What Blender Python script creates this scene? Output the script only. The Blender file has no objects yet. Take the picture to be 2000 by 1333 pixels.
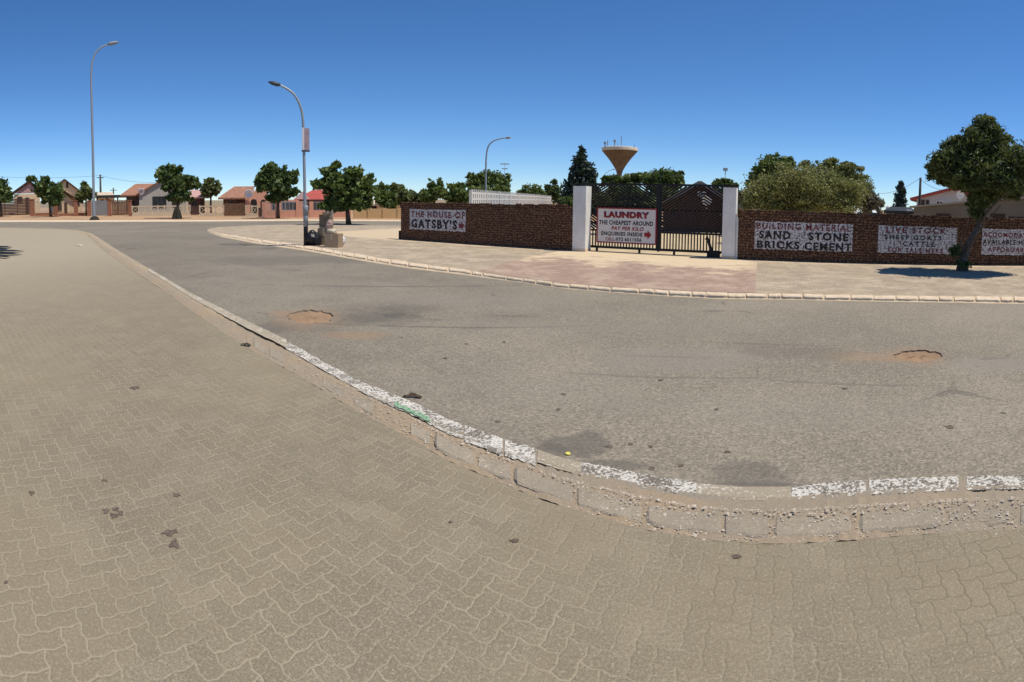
import bpy, math, random
import numpy as np
from mathutils import Vector, Matrix, noise as mnoise
from mathutils.geometry import tessellate_polygon
random.seed(7); rng = np.random.default_rng(11)
SC = bpy.context.scene; COL = SC.collection
R = math.radians

# ------------------------------------------------------------------ camera
# the photograph is a phone panorama: a cylindrical view of about 109 degrees
F, Y0, EYE = 1050.0, 435.0, 1.6
PHI0, TILT = (700-1000)/F, math.atan(46/F)
ROT = Matrix.Rotation(-TILT, 3, Vector((math.cos(PHI0), -math.sin(PHI0), 0)))
cd = bpy.data.cameras.new('camera'); cam = bpy.data.objects.new('camera', cd); COL.objects.link(cam)
cd.type = 'PANO'; cd.panorama_type = 'CENTRAL_CYLINDRICAL'
cd.central_cylindrical_range_u_min = -1000/F; cd.central_cylindrical_range_u_max = 1000/F
cd.central_cylindrical_range_v_min = -(1333-Y0)/F; cd.central_cylindrical_range_v_max = Y0/F
cd.central_cylindrical_radius = 1.0
cd.clip_start = 0.05; cd.clip_end = 6000
cam.matrix_world = Matrix.Translation((0, 0, EYE)) @ (ROT @ Matrix(((1,0,0),(0,0,-1),(0,1,0)))).to_4x4()
SC.camera = cam

# ------------------------------------------------------------------ light
SUN_AZ, SUN_EL = R(106), R(65)
SD = Vector((math.sin(SUN_AZ)*math.cos(SUN_EL), math.cos(SUN_AZ)*math.cos(SUN_EL), math.sin(SUN_EL)))
W = bpy.data.worlds.new('World'); SC.world = W; W.use_nodes = True
wn = W.node_tree.nodes; wl = W.node_tree.links
sky = wn.new('ShaderNodeTexSky'); sky.sky_type = 'NISHITA'; sky.sun_disc = False
sky.sun_elevation = SUN_EL; sky.sun_rotation = SUN_AZ
sky.air_density = 0.85; sky.dust_density = 0.0; sky.ozone_density = 3.5; sky.altitude = 1300
hs = wn.new('ShaderNodeHueSaturation'); hs.inputs['Saturation'].default_value = 1.13; hs.inputs['Value'].default_value = 1.0
mx = wn.new('ShaderNodeMix'); mx.data_type = 'RGBA'; mx.blend_type = 'MULTIPLY'; mx.inputs[0].default_value = 1.0; mx.inputs[7].default_value = (0.87, 0.975, 1.10, 1)
wl.new(sky.outputs[0], mx.inputs[6]); wl.new(mx.outputs[2], hs.inputs['Color']); wl.new(hs.outputs[0], wn['Background'].inputs[0]); wn['Background'].inputs[1].default_value = 0.12
sl = bpy.data.lights.new('sun', 'SUN'); so = bpy.data.objects.new('sun', sl); COL.objects.link(so)
sl.energy = 4.6; sl.angle = R(0.53); sl.color = (1.0, 0.94, 0.82)
so.rotation_euler = SD.to_track_quat('Z', 'Y').to_euler(); so.location = (0, 0, 60)
SC.view_settings.view_transform = 'Standard'; SC.view_settings.look = 'None'
SC.view_settings.exposure = 0.0; SC.view_settings.gamma = 1.0
SC.cycles.max_bounces = 6; SC.cycles.transparent_max_bounces = 8

# ------------------------------------------------------------------ measuring
def ray(px, py):
    a = (px-1000)/F
    return (ROT @ Vector((math.sin(a), math.cos(a), (Y0-py)/F)))
def P(px, py, z=0.0):                       # where the sight line meets the level z
    d = ray(px, py); t = (z-EYE)/d.z
    return Vector((d.x*t, d.y*t, z))
def Q(px, py, r):                           # point on the sight line at ground distance r
    d = ray(px, py); t = r/math.hypot(d.x, d.y)
    return Vector((d.x*t, d.y*t, EYE+d.z*t))
def G(px, r, z=0.0, py=400):
    q = Q(px, py, r); q.z = z; return q
def H(px, py, r): return Q(px, py, r).z
def dist(v): return math.hypot(v.x, v.y)
TH0, WD = 0.543, 15.6                       # the brick wall's line: direction and distance of its foot
WN = Vector((math.sin(TH0), math.cos(TH0), 0)); WT = Vector((math.cos(TH0), -math.sin(TH0), 0))
def WP(px, py, off=0.0):                    # (s, z) on a plane parallel to the wall, OFF behind its face
    d = ray(px, py); t = (WD+off)/d.dot(WN)
    q = d*t; return q.dot(WT), q.z+EYE
def lerp(tab, x):
    xs = [p[0] for p in tab]; ys = [p[1] for p in tab]
    return float(np.interp(x, xs, ys))

# ------------------------------------------------------------------ objects
def tag(o, label=None, cat=None, group=None, kind=None):
    if label: o['label'] = label
    if cat: o['category'] = cat
    if group: o['group'] = group
    if kind: o['kind'] = kind
    return o
def thing(name, label, cat, loc=(0,0,0), rz=0.0, group=None):
    o = bpy.data.objects.new(name, None); COL.objects.link(o)
    o.location = loc; o.rotation_euler = (0, 0, rz); o.empty_display_size = 0.2
    return tag(o, label, cat, group)
def copy_tree(o, parent=None):
    c = o.copy(); COL.objects.link(c)
    if parent: c.parent = parent
    for ch in list(o.children): copy_tree(ch, c)
    return c
class MB:
    def __init__(s): s.v = []; s.f = []
    def add(s, vs, fs):
        b = len(s.v); s.v += [tuple(v) for v in vs]; s.f += [tuple(i+b for i in f) for f in fs]; return s
    def box(s, x0, x1, y0, y1, z0, z1, rz=0, c=None, j=0):
        vs = [Vector((x, y, z)) for z in (z0, z1) for (x, y) in ((x0,y0),(x1,y0),(x1,y1),(x0,y1))]
        if j: vs = [v+Vector((random.uniform(-j,j), random.uniform(-j,j), random.uniform(-j,j))) for v in vs]
        if rz:
            c = Vector(c or ((x0+x1)/2, (y0+y1)/2, 0)); m = Matrix.Rotation(rz, 3, 'Z')
            vs = [m@(v-c)+c for v in vs]
        return s.add(vs, [(3,2,1,0),(4,5,6,7),(0,1,5,4),(1,2,6,5),(2,3,7,6),(3,0,4,7)])
    def bar(s, a, b, w, t, up=Vector((0,1,0))):       # rectangular bar from a to b; t along UP
        a = Vector(a); b = Vector(b); d = (b-a).normalized(); n = d.cross(up).normalized()*w/2; u = up.normalized()*t/2
        vs = [p+sn*n+su*u for p in (a, b) for (sn, su) in ((-1,-1),(1,-1),(1,1),(-1,1))]
        return s.add(vs, [(3,2,1,0),(4,5,6,7),(0,1,5,4),(1,2,6,5),(2,3,7,6),(3,0,4,7)])
    def tube(s, pts, rad, n=8):
        pts = [Vector(p) for p in pts]
        rad = rad if isinstance(rad, (list, tuple)) else [rad]*len(pts)
        vs = []
        for i, p in enumerate(pts):
            d = (pts[min(i+1, len(pts)-1)]-pts[max(i-1, 0)]).normalized()
            a = d.cross(Vector((0, 1, 0.13)) if abs(d.y) < .9 else Vector((1, 0, 0))).normalized(); b = d.cross(a)
            vs += [p+(a*math.cos(2*math.pi*k/n)+b*math.sin(2*math.pi*k/n))*rad[i] for k in range(n)]
        fs = [(i*n+k, i*n+(k+1)%n, (i+1)*n+(k+1)%n, (i+1)*n+k) for i in range(len(pts)-1) for k in range(n)]
        fs += [tuple(range(n))[::-1], tuple((len(pts)-1)*n+k for k in range(n))]
        return s.add(vs, fs)
    def lathe(s, prof, n=24, c=(0,0), flute=0.0):
        vs = []
        for (r_, z) in prof:
            for k in range(n):
                q = r_*(1-flute*(k % 2)); a = 2*math.pi*k/n
                vs.append((c[0]+q*math.cos(a), c[1]+q*math.sin(a), z))
        m = len(prof)
        fs = [(i*n+k, i*n+(k+1)%n, (i+1)*n+(k+1)%n, (i+1)*n+k) for i in range(m-1) for k in range(n)]
        fs += [tuple(range(n))[::-1], tuple((m-1)*n+k for k in range(n))]
        return s.add(vs, fs)
    def prism(s, poly, y0, y1):             # polygon in x,z pulled from y0 to y1
        n = len(poly)
        vs = [(x, y0, z) for x, z in poly]+[(x, y1, z) for x, z in poly]
        fs = [tuple(range(n)), tuple(range(2*n-1, n-1, -1))]+[(i, i+n, (i+1) % n+n, (i+1) % n) for i in range(n)]
        return s.add(vs, fs)
    def slab(s, a, b, c, d, t):             # quad a,b,c,d thickened by t along its normal
        a, b, c, d = map(Vector, (a, b, c, d)); n = (b-a).cross(d-a).normalized()*t
        return s.add([a, b, c, d, a+n, b+n, c+n, d+n], [(3,2,1,0),(4,5,6,7),(0,1,5,4),(1,2,6,5),(2,3,7,6),(3,0,4,7)])
    def sheet(s, loops, z):                 # flat polygon, later loops are holes
        lp = [[Vector((p[0], p[1], 0)) for p in l] for l in loops]
        b = len(s.v); allv = [v for l in lp for v in l]
        s.v += [(v.x, v.y, z) for v in allv]
        for t in tessellate_polygon(lp):
            p = [allv[i] for i in t]; up = (p[1]-p[0]).cross(p[2]-p[0]).z > 0
            s.f.append(tuple(i+b for i in (t if up else t[::-1])))
        return s
    def build(s, name, m, parent=None, smooth=False, loc=None):
        me = bpy.data.meshes.new(name); me.from_pydata(s.v, [], s.f)
        if m: me.materials.append(m)
        if smooth: me.polygons.foreach_set('use_smooth', [True]*len(me.polygons))
        me.update()
        o = bpy.data.objects.new(name, me); COL.objects.link(o)
        if parent: o.parent = parent
        if loc: o.location = loc
        return o

# ------------------------------------------------------------------ materials
class NT:
    def __init__(s, name, rough=0.85):
        s.m = bpy.data.materials.new(name); s.m.use_nodes = True
        s.t = s.m.node_tree; s.b = s.t.nodes['Principled BSDF']; s.out = s.t.nodes['Material Output']
        s.b.inputs['Roughness'].default_value = rough; s.b.inputs['Specular IOR Level'].default_value = 0.25
    def set(s, inp, v):
        if isinstance(v, bpy.types.NodeSocket): s.t.links.new(v, inp)
        elif isinstance(v, (tuple, list)) and len(v) == 3 and inp.type == 'RGBA': inp.default_value = (*v, 1)
        else: inp.default_value = v
    def n(s, typ, ins=None, **props):
        nd = s.t.nodes.new('ShaderNode'+typ)
        for k, v in props.items(): setattr(nd, k, v)
        for k, v in (ins or {}).items(): s.set(nd.inputs[k], v)
        return nd
    def math(s, op, a, b=0.0, c=0.0):
        return s.n('Math', {0: a, 1: b, 2: c}, operation=op).outputs[0]
    def mix(s, fac, a, b, typ='MIX'):
        nd = s.n('Mix', data_type='RGBA', blend_type=typ)
        s.set(nd.inputs[0], fac); s.set(nd.inputs[6], a); s.set(nd.inputs[7], b); return nd.outputs[2]
    def noise(s, scale, vec=None, detail=4, rough=0.6):
        d = {'Scale': scale, 'Detail': detail, 'Roughness': rough}
        if vec is not None: d['Vector'] = vec
        return s.n('TexNoise', d).outputs['Fac']
    def ramp(s, v, a, b):                   # smooth 0..1 between a and b
        return s.n('MapRange', {0: v, 1: a, 2: b, 3: 0.0, 4: 1.0}, interpolation_type='SMOOTHSTEP').outputs[0]
    def pos(s): return s.n('NewGeometry').outputs['Position']
    def obj(s): return s.n('TexCoord').outputs['Object']
    def col(s, c): s.set(s.b.inputs['Base Color'], c)
    def bump(s, h, strength=0.3, d=0.02):
        s.set(s.b.inputs['Normal'], s.n('Bump', {'Height': h, 'Strength': strength, 'Distance': d}).outputs[0])
_cache = {}
def plain(name, c, rough=0.7, var=0.12, scale=6.0, bump=0.0, metal=0.0):
    if name in _cache: return _cache[name]
    k = NT(name, rough); v = k.obj()
    n1 = k.noise(scale, v, 5); n2 = k.noise(scale*9, v, 3)
    f = k.math('ADD', k.math('MULTIPLY', n1, 0.65), k.math('MULTIPLY', n2, 0.35))
    f = k.ramp(f, 0.3, 0.7)
    k.col(k.mix(f, tuple(x*(1-var) for x in c), tuple(min(1, x*(1+var)) for x in c)))
    if bump: k.bump(n2, bump, 0.01)
    k.b.inputs['Metallic'].default_value = metal
    _cache[name] = k.m; return k.m
def gravelly(name, c, c2, dark=(0.03,0.028,0.025)):
    k = NT(name, 0.95); p = k.pos()
    big = k.ramp(k.noise(0.9, p, 6), 0.35, 0.65); sp = k.noise(55, p, 3, 0.7); fine = k.noise(230, p, 2)
    b = k.mix(big, c, c2)
    b = k.mix(k.ramp(sp, 0.56, 0.72), b, tuple(min(1, x*1.5) for x in c))
    b = k.mix(k.ramp(sp, 0.40, 0.28), b, dark)
    b = k.mix(k.math('MULTIPLY', k.ramp(fine, 0.35, 0.65), 0.35), b, tuple(x*0.6 for x in c2))
    k.col(b); k.bump(k.math('ADD', sp, fine), 0.7, 0.012); return k.m
def herring(k, p, cell, rot, zig):
    mp = k.n('Mapping', {'Vector': p, 'Rotation': (0, 0, rot), 'Scale': (1/cell,)*3}).outputs[0]
    sx = k.n('SeparateXYZ', {0: mp}); x, y = sx.outputs[0], sx.outputs[1]
    def tri(v): return k.math('SUBTRACT', k.math('PINGPONG', v, 0.5), 0.25)
    x2 = k.math('MULTIPLY_ADD', tri(y), zig, x); y2 = k.math('MULTIPLY_ADD', tri(x), zig, y)
    w = k.noise(0.35, mp, 2); w = k.math('MULTIPLY', k.math('SUBTRACT', w, 0.5), 0.3)
    x2 = k.math('ADD', x2, w); y2 = k.math('SUBTRACT', y2, w)
    i, j = k.math('FLOOR', x2), k.math('FLOOR', y2)
    u, v = k.math('SUBTRACT', x2, i), k.math('SUBTRACT', y2, j)
    kk = k.math('FLOORED_MODULO', k.math('SUBTRACT', i, j), 4.0)
    eq = lambda c: k.math('COMPARE', kk, float(c), 0.1)
    e0, e1, e2, e3 = eq(0), eq(1), eq(2), eq(3)
    dl = k.math('ADD', u, e1); dr = k.math('ADD', k.math('SUBTRACT', 1.0, u), e0)
    db = k.math('ADD', v, e2); dt = k.math('ADD', k.math('SUBTRACT', 1.0, v), e3)
    d = k.math('MINIMUM', k.math('MINIMUM', dl, dr), k.math('MINIMUM', db, dt))
    bid = k.n('CombineXYZ', {0: k.math('SUBTRACT', i, e1), 1: k.math('SUBTRACT', j, e2), 2: 0.0}).outputs[0]
    return d, k.n('TexWhiteNoise', {'Vector': bid}, noise_dimensions='3D').outputs[0]
def paving(name, c, joint, joint2, cell=0.080, rot=R(-61), zig=0.27, var=0.12, joint_amt=0.5, dust=None, sand=None):
    k = NT(name, 0.92); p = k.pos()
    d, rnd = herring(k, p, cell, rot, zig)
    big = k.noise(0.55, p, 5); mid = k.noise(3.2, p, 5); fine = k.noise(150, p, 3, 0.7); grit = k.noise(42, p, 4, 0.7)
    b = k.mix(rnd, tuple(x*(1-var) for x in c), tuple(x*(1+var) for x in c))
    b = k.mix(k.ramp(mid, 0.35, 0.7), b, tuple(x*0.88 for x in (c[0]*1.02, c[1], c[2]*0.97)))
    g2 = k.noise(70, p, 3, 0.75)
    b = k.mix(k.math('MULTIPLY', k.ramp(fine, 0.42, 0.62), 0.7), b, tuple(x*0.5 for x in c))
    b = k.mix(k.math('MULTIPLY', k.ramp(g2, 0.53, 0.66), 0.65), b, tuple(min(1, x*1.5) for x in c))
    b = k.mix(k.math('MULTIPLY', k.ramp(g2, 0.45, 0.34), 0.65), b, tuple(x*0.55 for x in c))
    b = k.mix(k.math('MULTIPLY', k.ramp(big, 0.40, 0.62), 0.35), b, (c[0]*1.12, c[1]*1.1, c[2]*1.0))
    if not dust:                            # sandier towards the far corner
        b = k.mix(k.math('MULTIPLY', k.ramp(k.math('ADD', k.n('SeparateXYZ', {0: p}).outputs[0], k.math('MULTIPLY', big, 4.0)), -1.5, -12.0), 0.75), b, (0.40, 0.33, 0.235))
    if dust: b = k.mix(k.math('MULTIPLY', k.ramp(k.noise(1.3, p, 7, 0.7), 0.42, 0.66), 0.8), b, dust)
    if dust: b = k.mix(k.math('MULTIPLY', k.ramp(k.noise(5.5, p, 5, 0.7), 0.48, 0.62), 0.45), b, tuple(x*0.62 for x in c))
    if sand:                                # sand blown against the foot of the wall and gate
        sc_, d0, s0, s1 = sand
        ws = k.n('VectorMath', {0: p, 1: tuple(WT)}, operation='DOT_PRODUCT').outputs['Value']; wd = k.math('SUBTRACT', WD, k.n('VectorMath', {0: p, 1: tuple(WN)}, operation='DOT_PRODUCT').outputs['Value'])
        q = k.math('ADD', k.math('MULTIPLY', k.math('SUBTRACT', k.noise(1.1, p, 6, 0.65), 0.5), 3.2), k.math('DIVIDE', k.math('SUBTRACT', d0, wd), d0))
        ms = k.math('MULTIPLY', k.ramp(q, -0.15, 0.45), k.math('MULTIPLY', k.ramp(ws, s0-0.8, s0+0.4), k.ramp(ws, s1+0.8, s1-0.4)))
        b = k.mix(k.math('MULTIPLY', ms, 0.92), b, sc_)
    edge = k.math('SUBTRACT', d, k.math('MULTIPLY', k.math('SUBTRACT', grit, 0.5), 0.07))
    jm = k.math('MULTIPLY', k.ramp(edge, 0.060, 0.022), k.ramp(k.noise(1.7, p, 6, 0.75), 0.30, 0.62))
    b = k.mix(k.math('MULTIPLY', jm, joint_amt), b, k.mix(k.ramp(k.math('ADD', big, k.math('MULTIPLY', k.n('SeparateXYZ', {0: p}).outputs[0], 0.10)), 0.50, 0.72), joint, joint2))
    spot = k.n('TexVoronoi', {'Vector': p, 'Scale': 2.6, 'Randomness': 1.0}).outputs['Distance']
    sp = k.math('MULTIPLY', k.ramp(k.math('ADD', spot, k.math('MULTIPLY', grit, 0.06)), 0.085, 0.05), k.ramp(mid, 0.5, 0.62))
    b = k.mix(k.math('MULTIPLY', sp, 0.7), b, (0.06, 0.045, 0.035))
    k.col(b)
    h = k.math('ADD', k.math('MULTIPLY', k.ramp(d, 0.0, 0.12), 0.6), k.math('MULTIPLY', fine, 0.35))
    k.bump(h, 0.35, 0.012); return k.m
def ell(px, py, rx, ry, z=-0.09):
    q = P(px, py, z); d = math.hypot(q.x, q.y)
    return (q.x, q.y, rx*d/F, ry*d*d/(1.69*F), -math.atan2(q.x, q.y))
def blotch(k, p, e, hard=0.25, wob=None):
    mp = k.n('Mapping', {'Vector': p, 'Location': (e[0], e[1], 0), 'Rotation': (0, 0, e[4]), 'Scale': (e[2], e[3], 1000.0)}, vector_type='TEXTURE').outputs[0]
    d = k.n('VectorMath', {0: mp}, operation='LENGTH').outputs['Value']
    if wob is not None: d = k.math('ADD', d, k.math('MULTIPLY', k.math('SUBTRACT', wob, 0.5), 2.3))
    return k.ramp(d, 1.0+hard, 1.0-hard)
def asphalt(name, c, contrast=1.0, dusty=(0.28,0.24,0.185), marks=()):
    k = NT(name, 0.9); p = k.pos()
    big = k.noise(0.28, p, 5); mid = k.noise(1.7, p, 6); ag = k.n('TexVoronoi', {'Vector': p, 'Scale': 62.0}).outputs['Color']
    agf = k.n('SeparateColor', {0: ag}).outputs[0]
    fine = k.noise(120, p, 3, 0.7)
    b = k.mix(k.ramp(big, 0.36, 0.64), tuple(x*0.84 for x in c), tuple(x*1.12 for x in c))
    b = k.mix(k.math('MULTIPLY', k.ramp(mid, 0.52, 0.72), 0.5), b, dusty)
    b = k.mix(k.math('MULTIPLY', k.ramp(agf, 0.55, 1.0), 0.5*contrast), b, tuple(x*1.75 for x in c))
    b = k.mix(k.math('MULTIPLY', k.ramp(agf, 0.35, 0.0), 0.6*contrast), b, tuple(x*0.5 for x in c))
    b = k.mix(k.math('MULTIPLY', k.ramp(fine, 0.4, 0.65), 0.3), b, tuple(x*0.6 for x in c))
    wob = k.noise(1.5, p, 7, 0.62)
    for px_, py_, rx_, ry_, hard_, amt_, mc in marks:
        mc2 = k.mix(k.math('MULTIPLY', fine, 0.5), mc, tuple(x*0.6 for x in mc))
        b = k.mix(k.math('MULTIPLY', blotch(k, p, ell(px_, py_, rx_, ry_), hard_, wob), amt_), b, mc2)
    spot = k.n('TexVoronoi', {'Vector': p, 'Scale': 1.9, 'Randomness': 1.0}).outputs['Distance']
    sm = k.ramp(k.math('ADD', spot, k.math('MULTIPLY', fine, 0.05)), 0.10, 0.06)
    b = k.mix(k.math('MULTIPLY', sm, k.math('MULTIPLY', k.ramp(k.noise(0.9, p, 2), 0.5, 0.6), 0.6)), b, (0.05, 0.047, 0.043))
    # hairline cracks
    cw = k.n('TexVoronoi', {'Vector': p, 'Scale': 0.22}, feature='DISTANCE_TO_EDGE').outputs[0]
    cr = k.math('MULTIPLY', k.ramp(k.math('ADD', cw, k.math('MULTIPLY', k.math('SUBTRACT', mid, 0.5), 0.09)), 0.006, 0.002), k.ramp(k.noise(0.5, p, 3), 0.45, 0.6))
    b = k.mix(k.math('MULTIPLY', cr, 0.35), b, (0.05, 0.047, 0.043))
    k.col(b); k.bump(k.math('ADD', agf, fine), 0.45*contrast, 0.008); return k.m
def sandy(name, c, c2, scale=1.2, bump=0.5):
    k = NT(name, 0.97); p = k.pos()
    f = k.ramp(k.noise(scale, p, 7, 0.65), 0.36, 0.64); g = k.noise(90, p, 3)
    b = k.mix(f, c, c2); b = k.mix(k.math('MULTIPLY', k.ramp(g, 0.4, 0.65), 0.4), b, tuple(x*0.65 for x in c2))
    k.col(b); k.bump(g, bump, 0.01); return k.m
def brickm(name, c1, c2, mortar, bw=0.23, bh=0.076, rough_amt=1.0, msize=0.012, axis='xz'):
    k = NT(name, 0.9); o = k.obj(); s = k.n('SeparateXYZ', {0: o})
    horiz = k.math('ADD', s.outputs[0], s.outputs[1])
    v = k.n('CombineXYZ', {0: horiz, 1: s.outputs[2], 2: 0.0}).outputs[0]
    wob = k.n('TexNoise', {'Vector': o, 'Scale': 9.0, 'Detail': 3.0}).outputs['Color']
    v = k.n('VectorMath', {0: v, 1: k.n('VectorMath', {0: wob, 'Scale': 0.022*rough_amt}, operation='SCALE').outputs[0]}, operation='ADD').outputs[0]
    bt = k.n('TexBrick', {'Vector': v, 'Color1': (*c1, 1), 'Color2': (*c2, 1), 'Mortar': (*mortar, 1), 'Scale': 1.0, 'Mortar Size': msize, 'Mortar Smooth': 0.3, 'Bias': -0.1, 'Brick Width': bw, 'Row Height': bh})
    n = k.noise(17, o, 5, 0.75); n2 = k.noise(4, o, 4); n3 = k.noise(75, o, 3, 0.7)
    b = k.mix(k.math('MULTIPLY', k.ramp(n, 0.50, 0.62), 0.7*rough_amt), bt.outputs['Color'], tuple(min(1, x*2.3) for x in (c2[0], c2[1]*1.1, c2[2]*0.95)))
    b = k.mix(k.math('MULTIPLY', k.ramp(n, 0.5, 0.33), 0.75), b, tuple(x*0.35 for x in c1))
    b = k.mix(k.math('MULTIPLY', k.ramp(n2, 0.45, 0.65), 0.35), b, tuple(x*0.55 for x in c1))
    k.col(b)
    h = k.math('ADD', k.math('MULTIPLY', bt.outputs['Fac'], -0.7), k.math('MULTIPLY', n, 1.0*rough_amt))
    k.bump(k.math('ADD', h, k.math('MULTIPLY', n3, 0.3)), 0.9, 0.03); return k.m
def worn(name, c, under, lo=0.40, hi=0.50, scale=24, on_brick=True, rough=0.85, fade=0.12):
    """paint that has missed the pits of what it covers"""
    k = NT(name, rough); o = k.obj()
    n = k.noise(scale, o, 5, 0.72); n2 = k.noise(scale*0.12, o, 4)
    m = k.ramp(k.math('ADD', n, k.math('MULTIPLY', k.math('SUBTRACT', n2, 0.5), fade)), lo, hi)
    if on_brick:
        s = k.n('SeparateXYZ', {0: o}); v = k.n('CombineXYZ', {0: s.outputs[0], 1: s.outputs[2], 2: 0.0}).outputs[0]
        bt = k.n('TexBrick', {'Vector': v, 'Scale': 1.0, 'Mortar Size': 0.008, 'Mortar Smooth': 0.5, 'Brick Width': 0.23, 'Row Height': 0.076})
        m = k.math('MULTIPLY', m, k.math('SUBTRACT', 1.0, k.math('MULTIPLY', bt.outputs['Fac'], 0.55)))
    k.col(k.mix(m, under, k.mix(n2, tuple(x*0.85 for x in c), c)))
    k.bump(n, 0.8, 0.02); return k.m
def leafm(name, c, c2, trans=0.3):
    k = NT(name, 0.55); a = k.n('Attribute', attribute_name='tone').outputs['Fac']
    col = k.mix(a, c, c2)
    k.col(col)
    tr = k.n('BsdfTranslucent', {'Color': k.mix(0.5, col, (0.16, 0.2, 0.03))}).outputs[0]
    ms = k.n('MixShader', {0: trans, 1: k.b.outputs[0], 2: tr})
    k.t.links.new(ms.outputs[0], k.out.inputs[0]); return k.m
def bark(name, c):
    k = NT(name, 0.95); o = k.obj()
    s = k.n('Mapping', {'Vector': o, 'Scale': (9, 9, 2)}).outputs[0]; n = k.noise(3, s, 5)
    k.col(k.mix(k.ramp(n, 0.35, 0.65), tuple(x*0.55 for x in c), tuple(x*1.3 for x in c))); k.bump(n, 0.8, 0.03); return k.m
def glass(name='window_glass', c=(0.02, 0.025, 0.03)):
    return plain(name, c, 0.12, 0.2, 2)

M_PAVE = paving('worn_paving', (0.272, 0.226, 0.157), (0.45, 0.38, 0.265), (0.13, 0.10, 0.06))
M_WALK = paving('dusty_paving', (0.40, 0.32, 0.228), (0.51, 0.42, 0.30), (0.27, 0.215, 0.15), dust=(0.54, 0.43, 0.305), joint_amt=0.75, var=0.16, sand=((0.60, 0.46, 0.30), 0.5, -20.0, 20.0))
M_RED = paving('red_paving', (0.385, 0.262, 0.200), (0.50, 0.38, 0.28), (0.26, 0.175, 0.13), dust=(0.50, 0.375, 0.275), joint_amt=0.7, var=0.2, sand=((0.66, 0.52, 0.34), 2.9, -7.8, -1.3))
DK_, LT_, OR_ = (0.135, 0.118, 0.098), (0.29, 0.255, 0.205), (0.36, 0.235, 0.14)
M_ROAD = asphalt('asphalt', (0.258, 0.220, 0.164), 1.0, (0.30, 0.255, 0.195), (
    (1135,866,72,30,.12,.6,DK_), (1195,908,66,12,.15,.6,DK_), (1085,880,35,16,.15,.6,DK_), (1462,926,78,30,.15,.5,DK_), (1500,673,130,1.6,.5,.42,DK_), (1300,738,190,1.8,.5,.42,DK_), (1650,751,170,1.6,.5,.4,DK_), (1480,722,2.0,18,.5,.42,DK_), (1290,697,100,1.5,.5,.6,DK_), (900,640,220,1.5,.6,.6,DK_), (760,560,240,1.3,.6,.6,DK_), (1450,950,110,9,.3,.5,DK_),
    (735,618,85,15,.5,.65,DK_), (525,642,40,12,.5,.55,DK_), (610,640,50,8,.5,.4,DK_), (800,604,60,7,.6,.4,DK_), (560,508,150,9,.5,.45,DK_), (470,478,40,3,.5,.4,DK_),
    (700,655,55,8,.5,.55,OR_), (545,612,26,6,.6,.6,OR_), (607,620,62,20,.5,.5,OR_), (1700,698,80,10,.6,.5,OR_), (1792,696,62,16,.5,.5,OR_),
    (1330,704,190,22,.3,.45,LT_), (1560,690,110,12,.3,.3,DK_), (1945,712,100,13,.3,.6,LT_), (900,585,180,10,.7,.35,LT_), (500,500,90,6,.6,.3,LT_), (1200,640,300,9,.7,.3,LT_), (1500,800,300,30,.8,.25,LT_), (1000,760,160,40,.8,.2,LT_), (330,478,420,52,.7,.28,DK_), (330,436,700,6,.7,.25,DK_)))
M_PATCH = asphalt('smooth_asphalt', (0.142, 0.126, 0.106), 0.45, (0.16, 0.14, 0.115))
M_PATCH2 = asphalt('grey_asphalt', (0.205, 0.182, 0.150), 0.7, (0.235, 0.205, 0.16))
M_SAND = sandy('orange_sand', (0.50, 0.31, 0.17), (0.42, 0.28, 0.17))
M_YARD = sandy('pale_sand', (0.62, 0.49, 0.30), (0.50, 0.38, 0.23))
M_LAND = sandy('dry_land', (0.36, 0.26, 0.16), (0.24, 0.2, 0.11), 0.05)
M_DIRT = gravelly('gully_dirt', (0.42, 0.31, 0.20), (0.36, 0.295, 0.215), (0.13,0.115,0.1))
M_HOLE = sandy('pothole_sand', (0.37, 0.235, 0.135), (0.29, 0.19, 0.115), 4)
M_RIM = plain('broken_asphalt', (0.21, 0.17, 0.13), 0.95, 0.3, 20)
M_KERB = gravelly('kerb_concrete', (0.43, 0.355, 0.26), (0.34, 0.285, 0.21), (0.15,0.125,0.10))
M_KERBF = sandy('sandstone_kerb', (0.76, 0.61, 0.44), (0.64, 0.49, 0.33), 5)
M_GUT = gravelly('gutter_concrete', (0.34, 0.29, 0.225), (0.38, 0.30, 0.21), (0.13,0.115,0.1))
M_BRICK = brickm('dark_brick', (0.105, 0.045, 0.028), (0.185, 0.09, 0.05), (0.035, 0.023, 0.017), 0.235, 0.08, 1.25, 0.016)
M_WHITEP = plain('white_plaster', (0.70, 0.68, 0.64), 0.85, 0.13, 1.7, 0.3)
M_SIGNW = worn('white_paint_on_brick', (0.74, 0.70, 0.68), (0.12, 0.075, 0.055), 0.41, 0.52, 17)
M_INKR = worn('dark_red_paint', (0.17, 0.02, 0.024), (0.40, 0.30, 0.29), 0.25, 0.34)
M_INKB = worn('black_paint', (0.014, 0.012, 0.013), (0.25, 0.22, 0.21), 0.22, 0.30)
M_ROADW = worn('road_paint', (0.74, 0.69, 0.60), (0.19, 0.16, 0.125), 0.45, 0.55, 48, False, fade=0.42)
M_GREEN = worn('green_paint', (0.06, 0.30, 0.11), (0.42, 0.46, 0.36), 0.46, 0.56, 34, False)
M_BLACK = plain('black_steel', (0.012, 0.012, 0.013), 0.45, 0.2)
M_STEEL = plain('galvanised_steel', (0.30, 0.32, 0.34), 0.5, 0.1, 8, 0, 0.3)
M_BARK = bark('brown_bark', (0.10, 0.075, 0.055)); M_BARKG = bark('grey_bark', (0.12, 0.098, 0.078))
M_LEAF = leafm('dark_leaf', (0.028, 0.055, 0.018), (0.145, 0.20, 0.06))
M_LEAFL = leafm('light_leaf', (0.065, 0.09, 0.028), (0.22, 0.24, 0.09))
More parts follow.
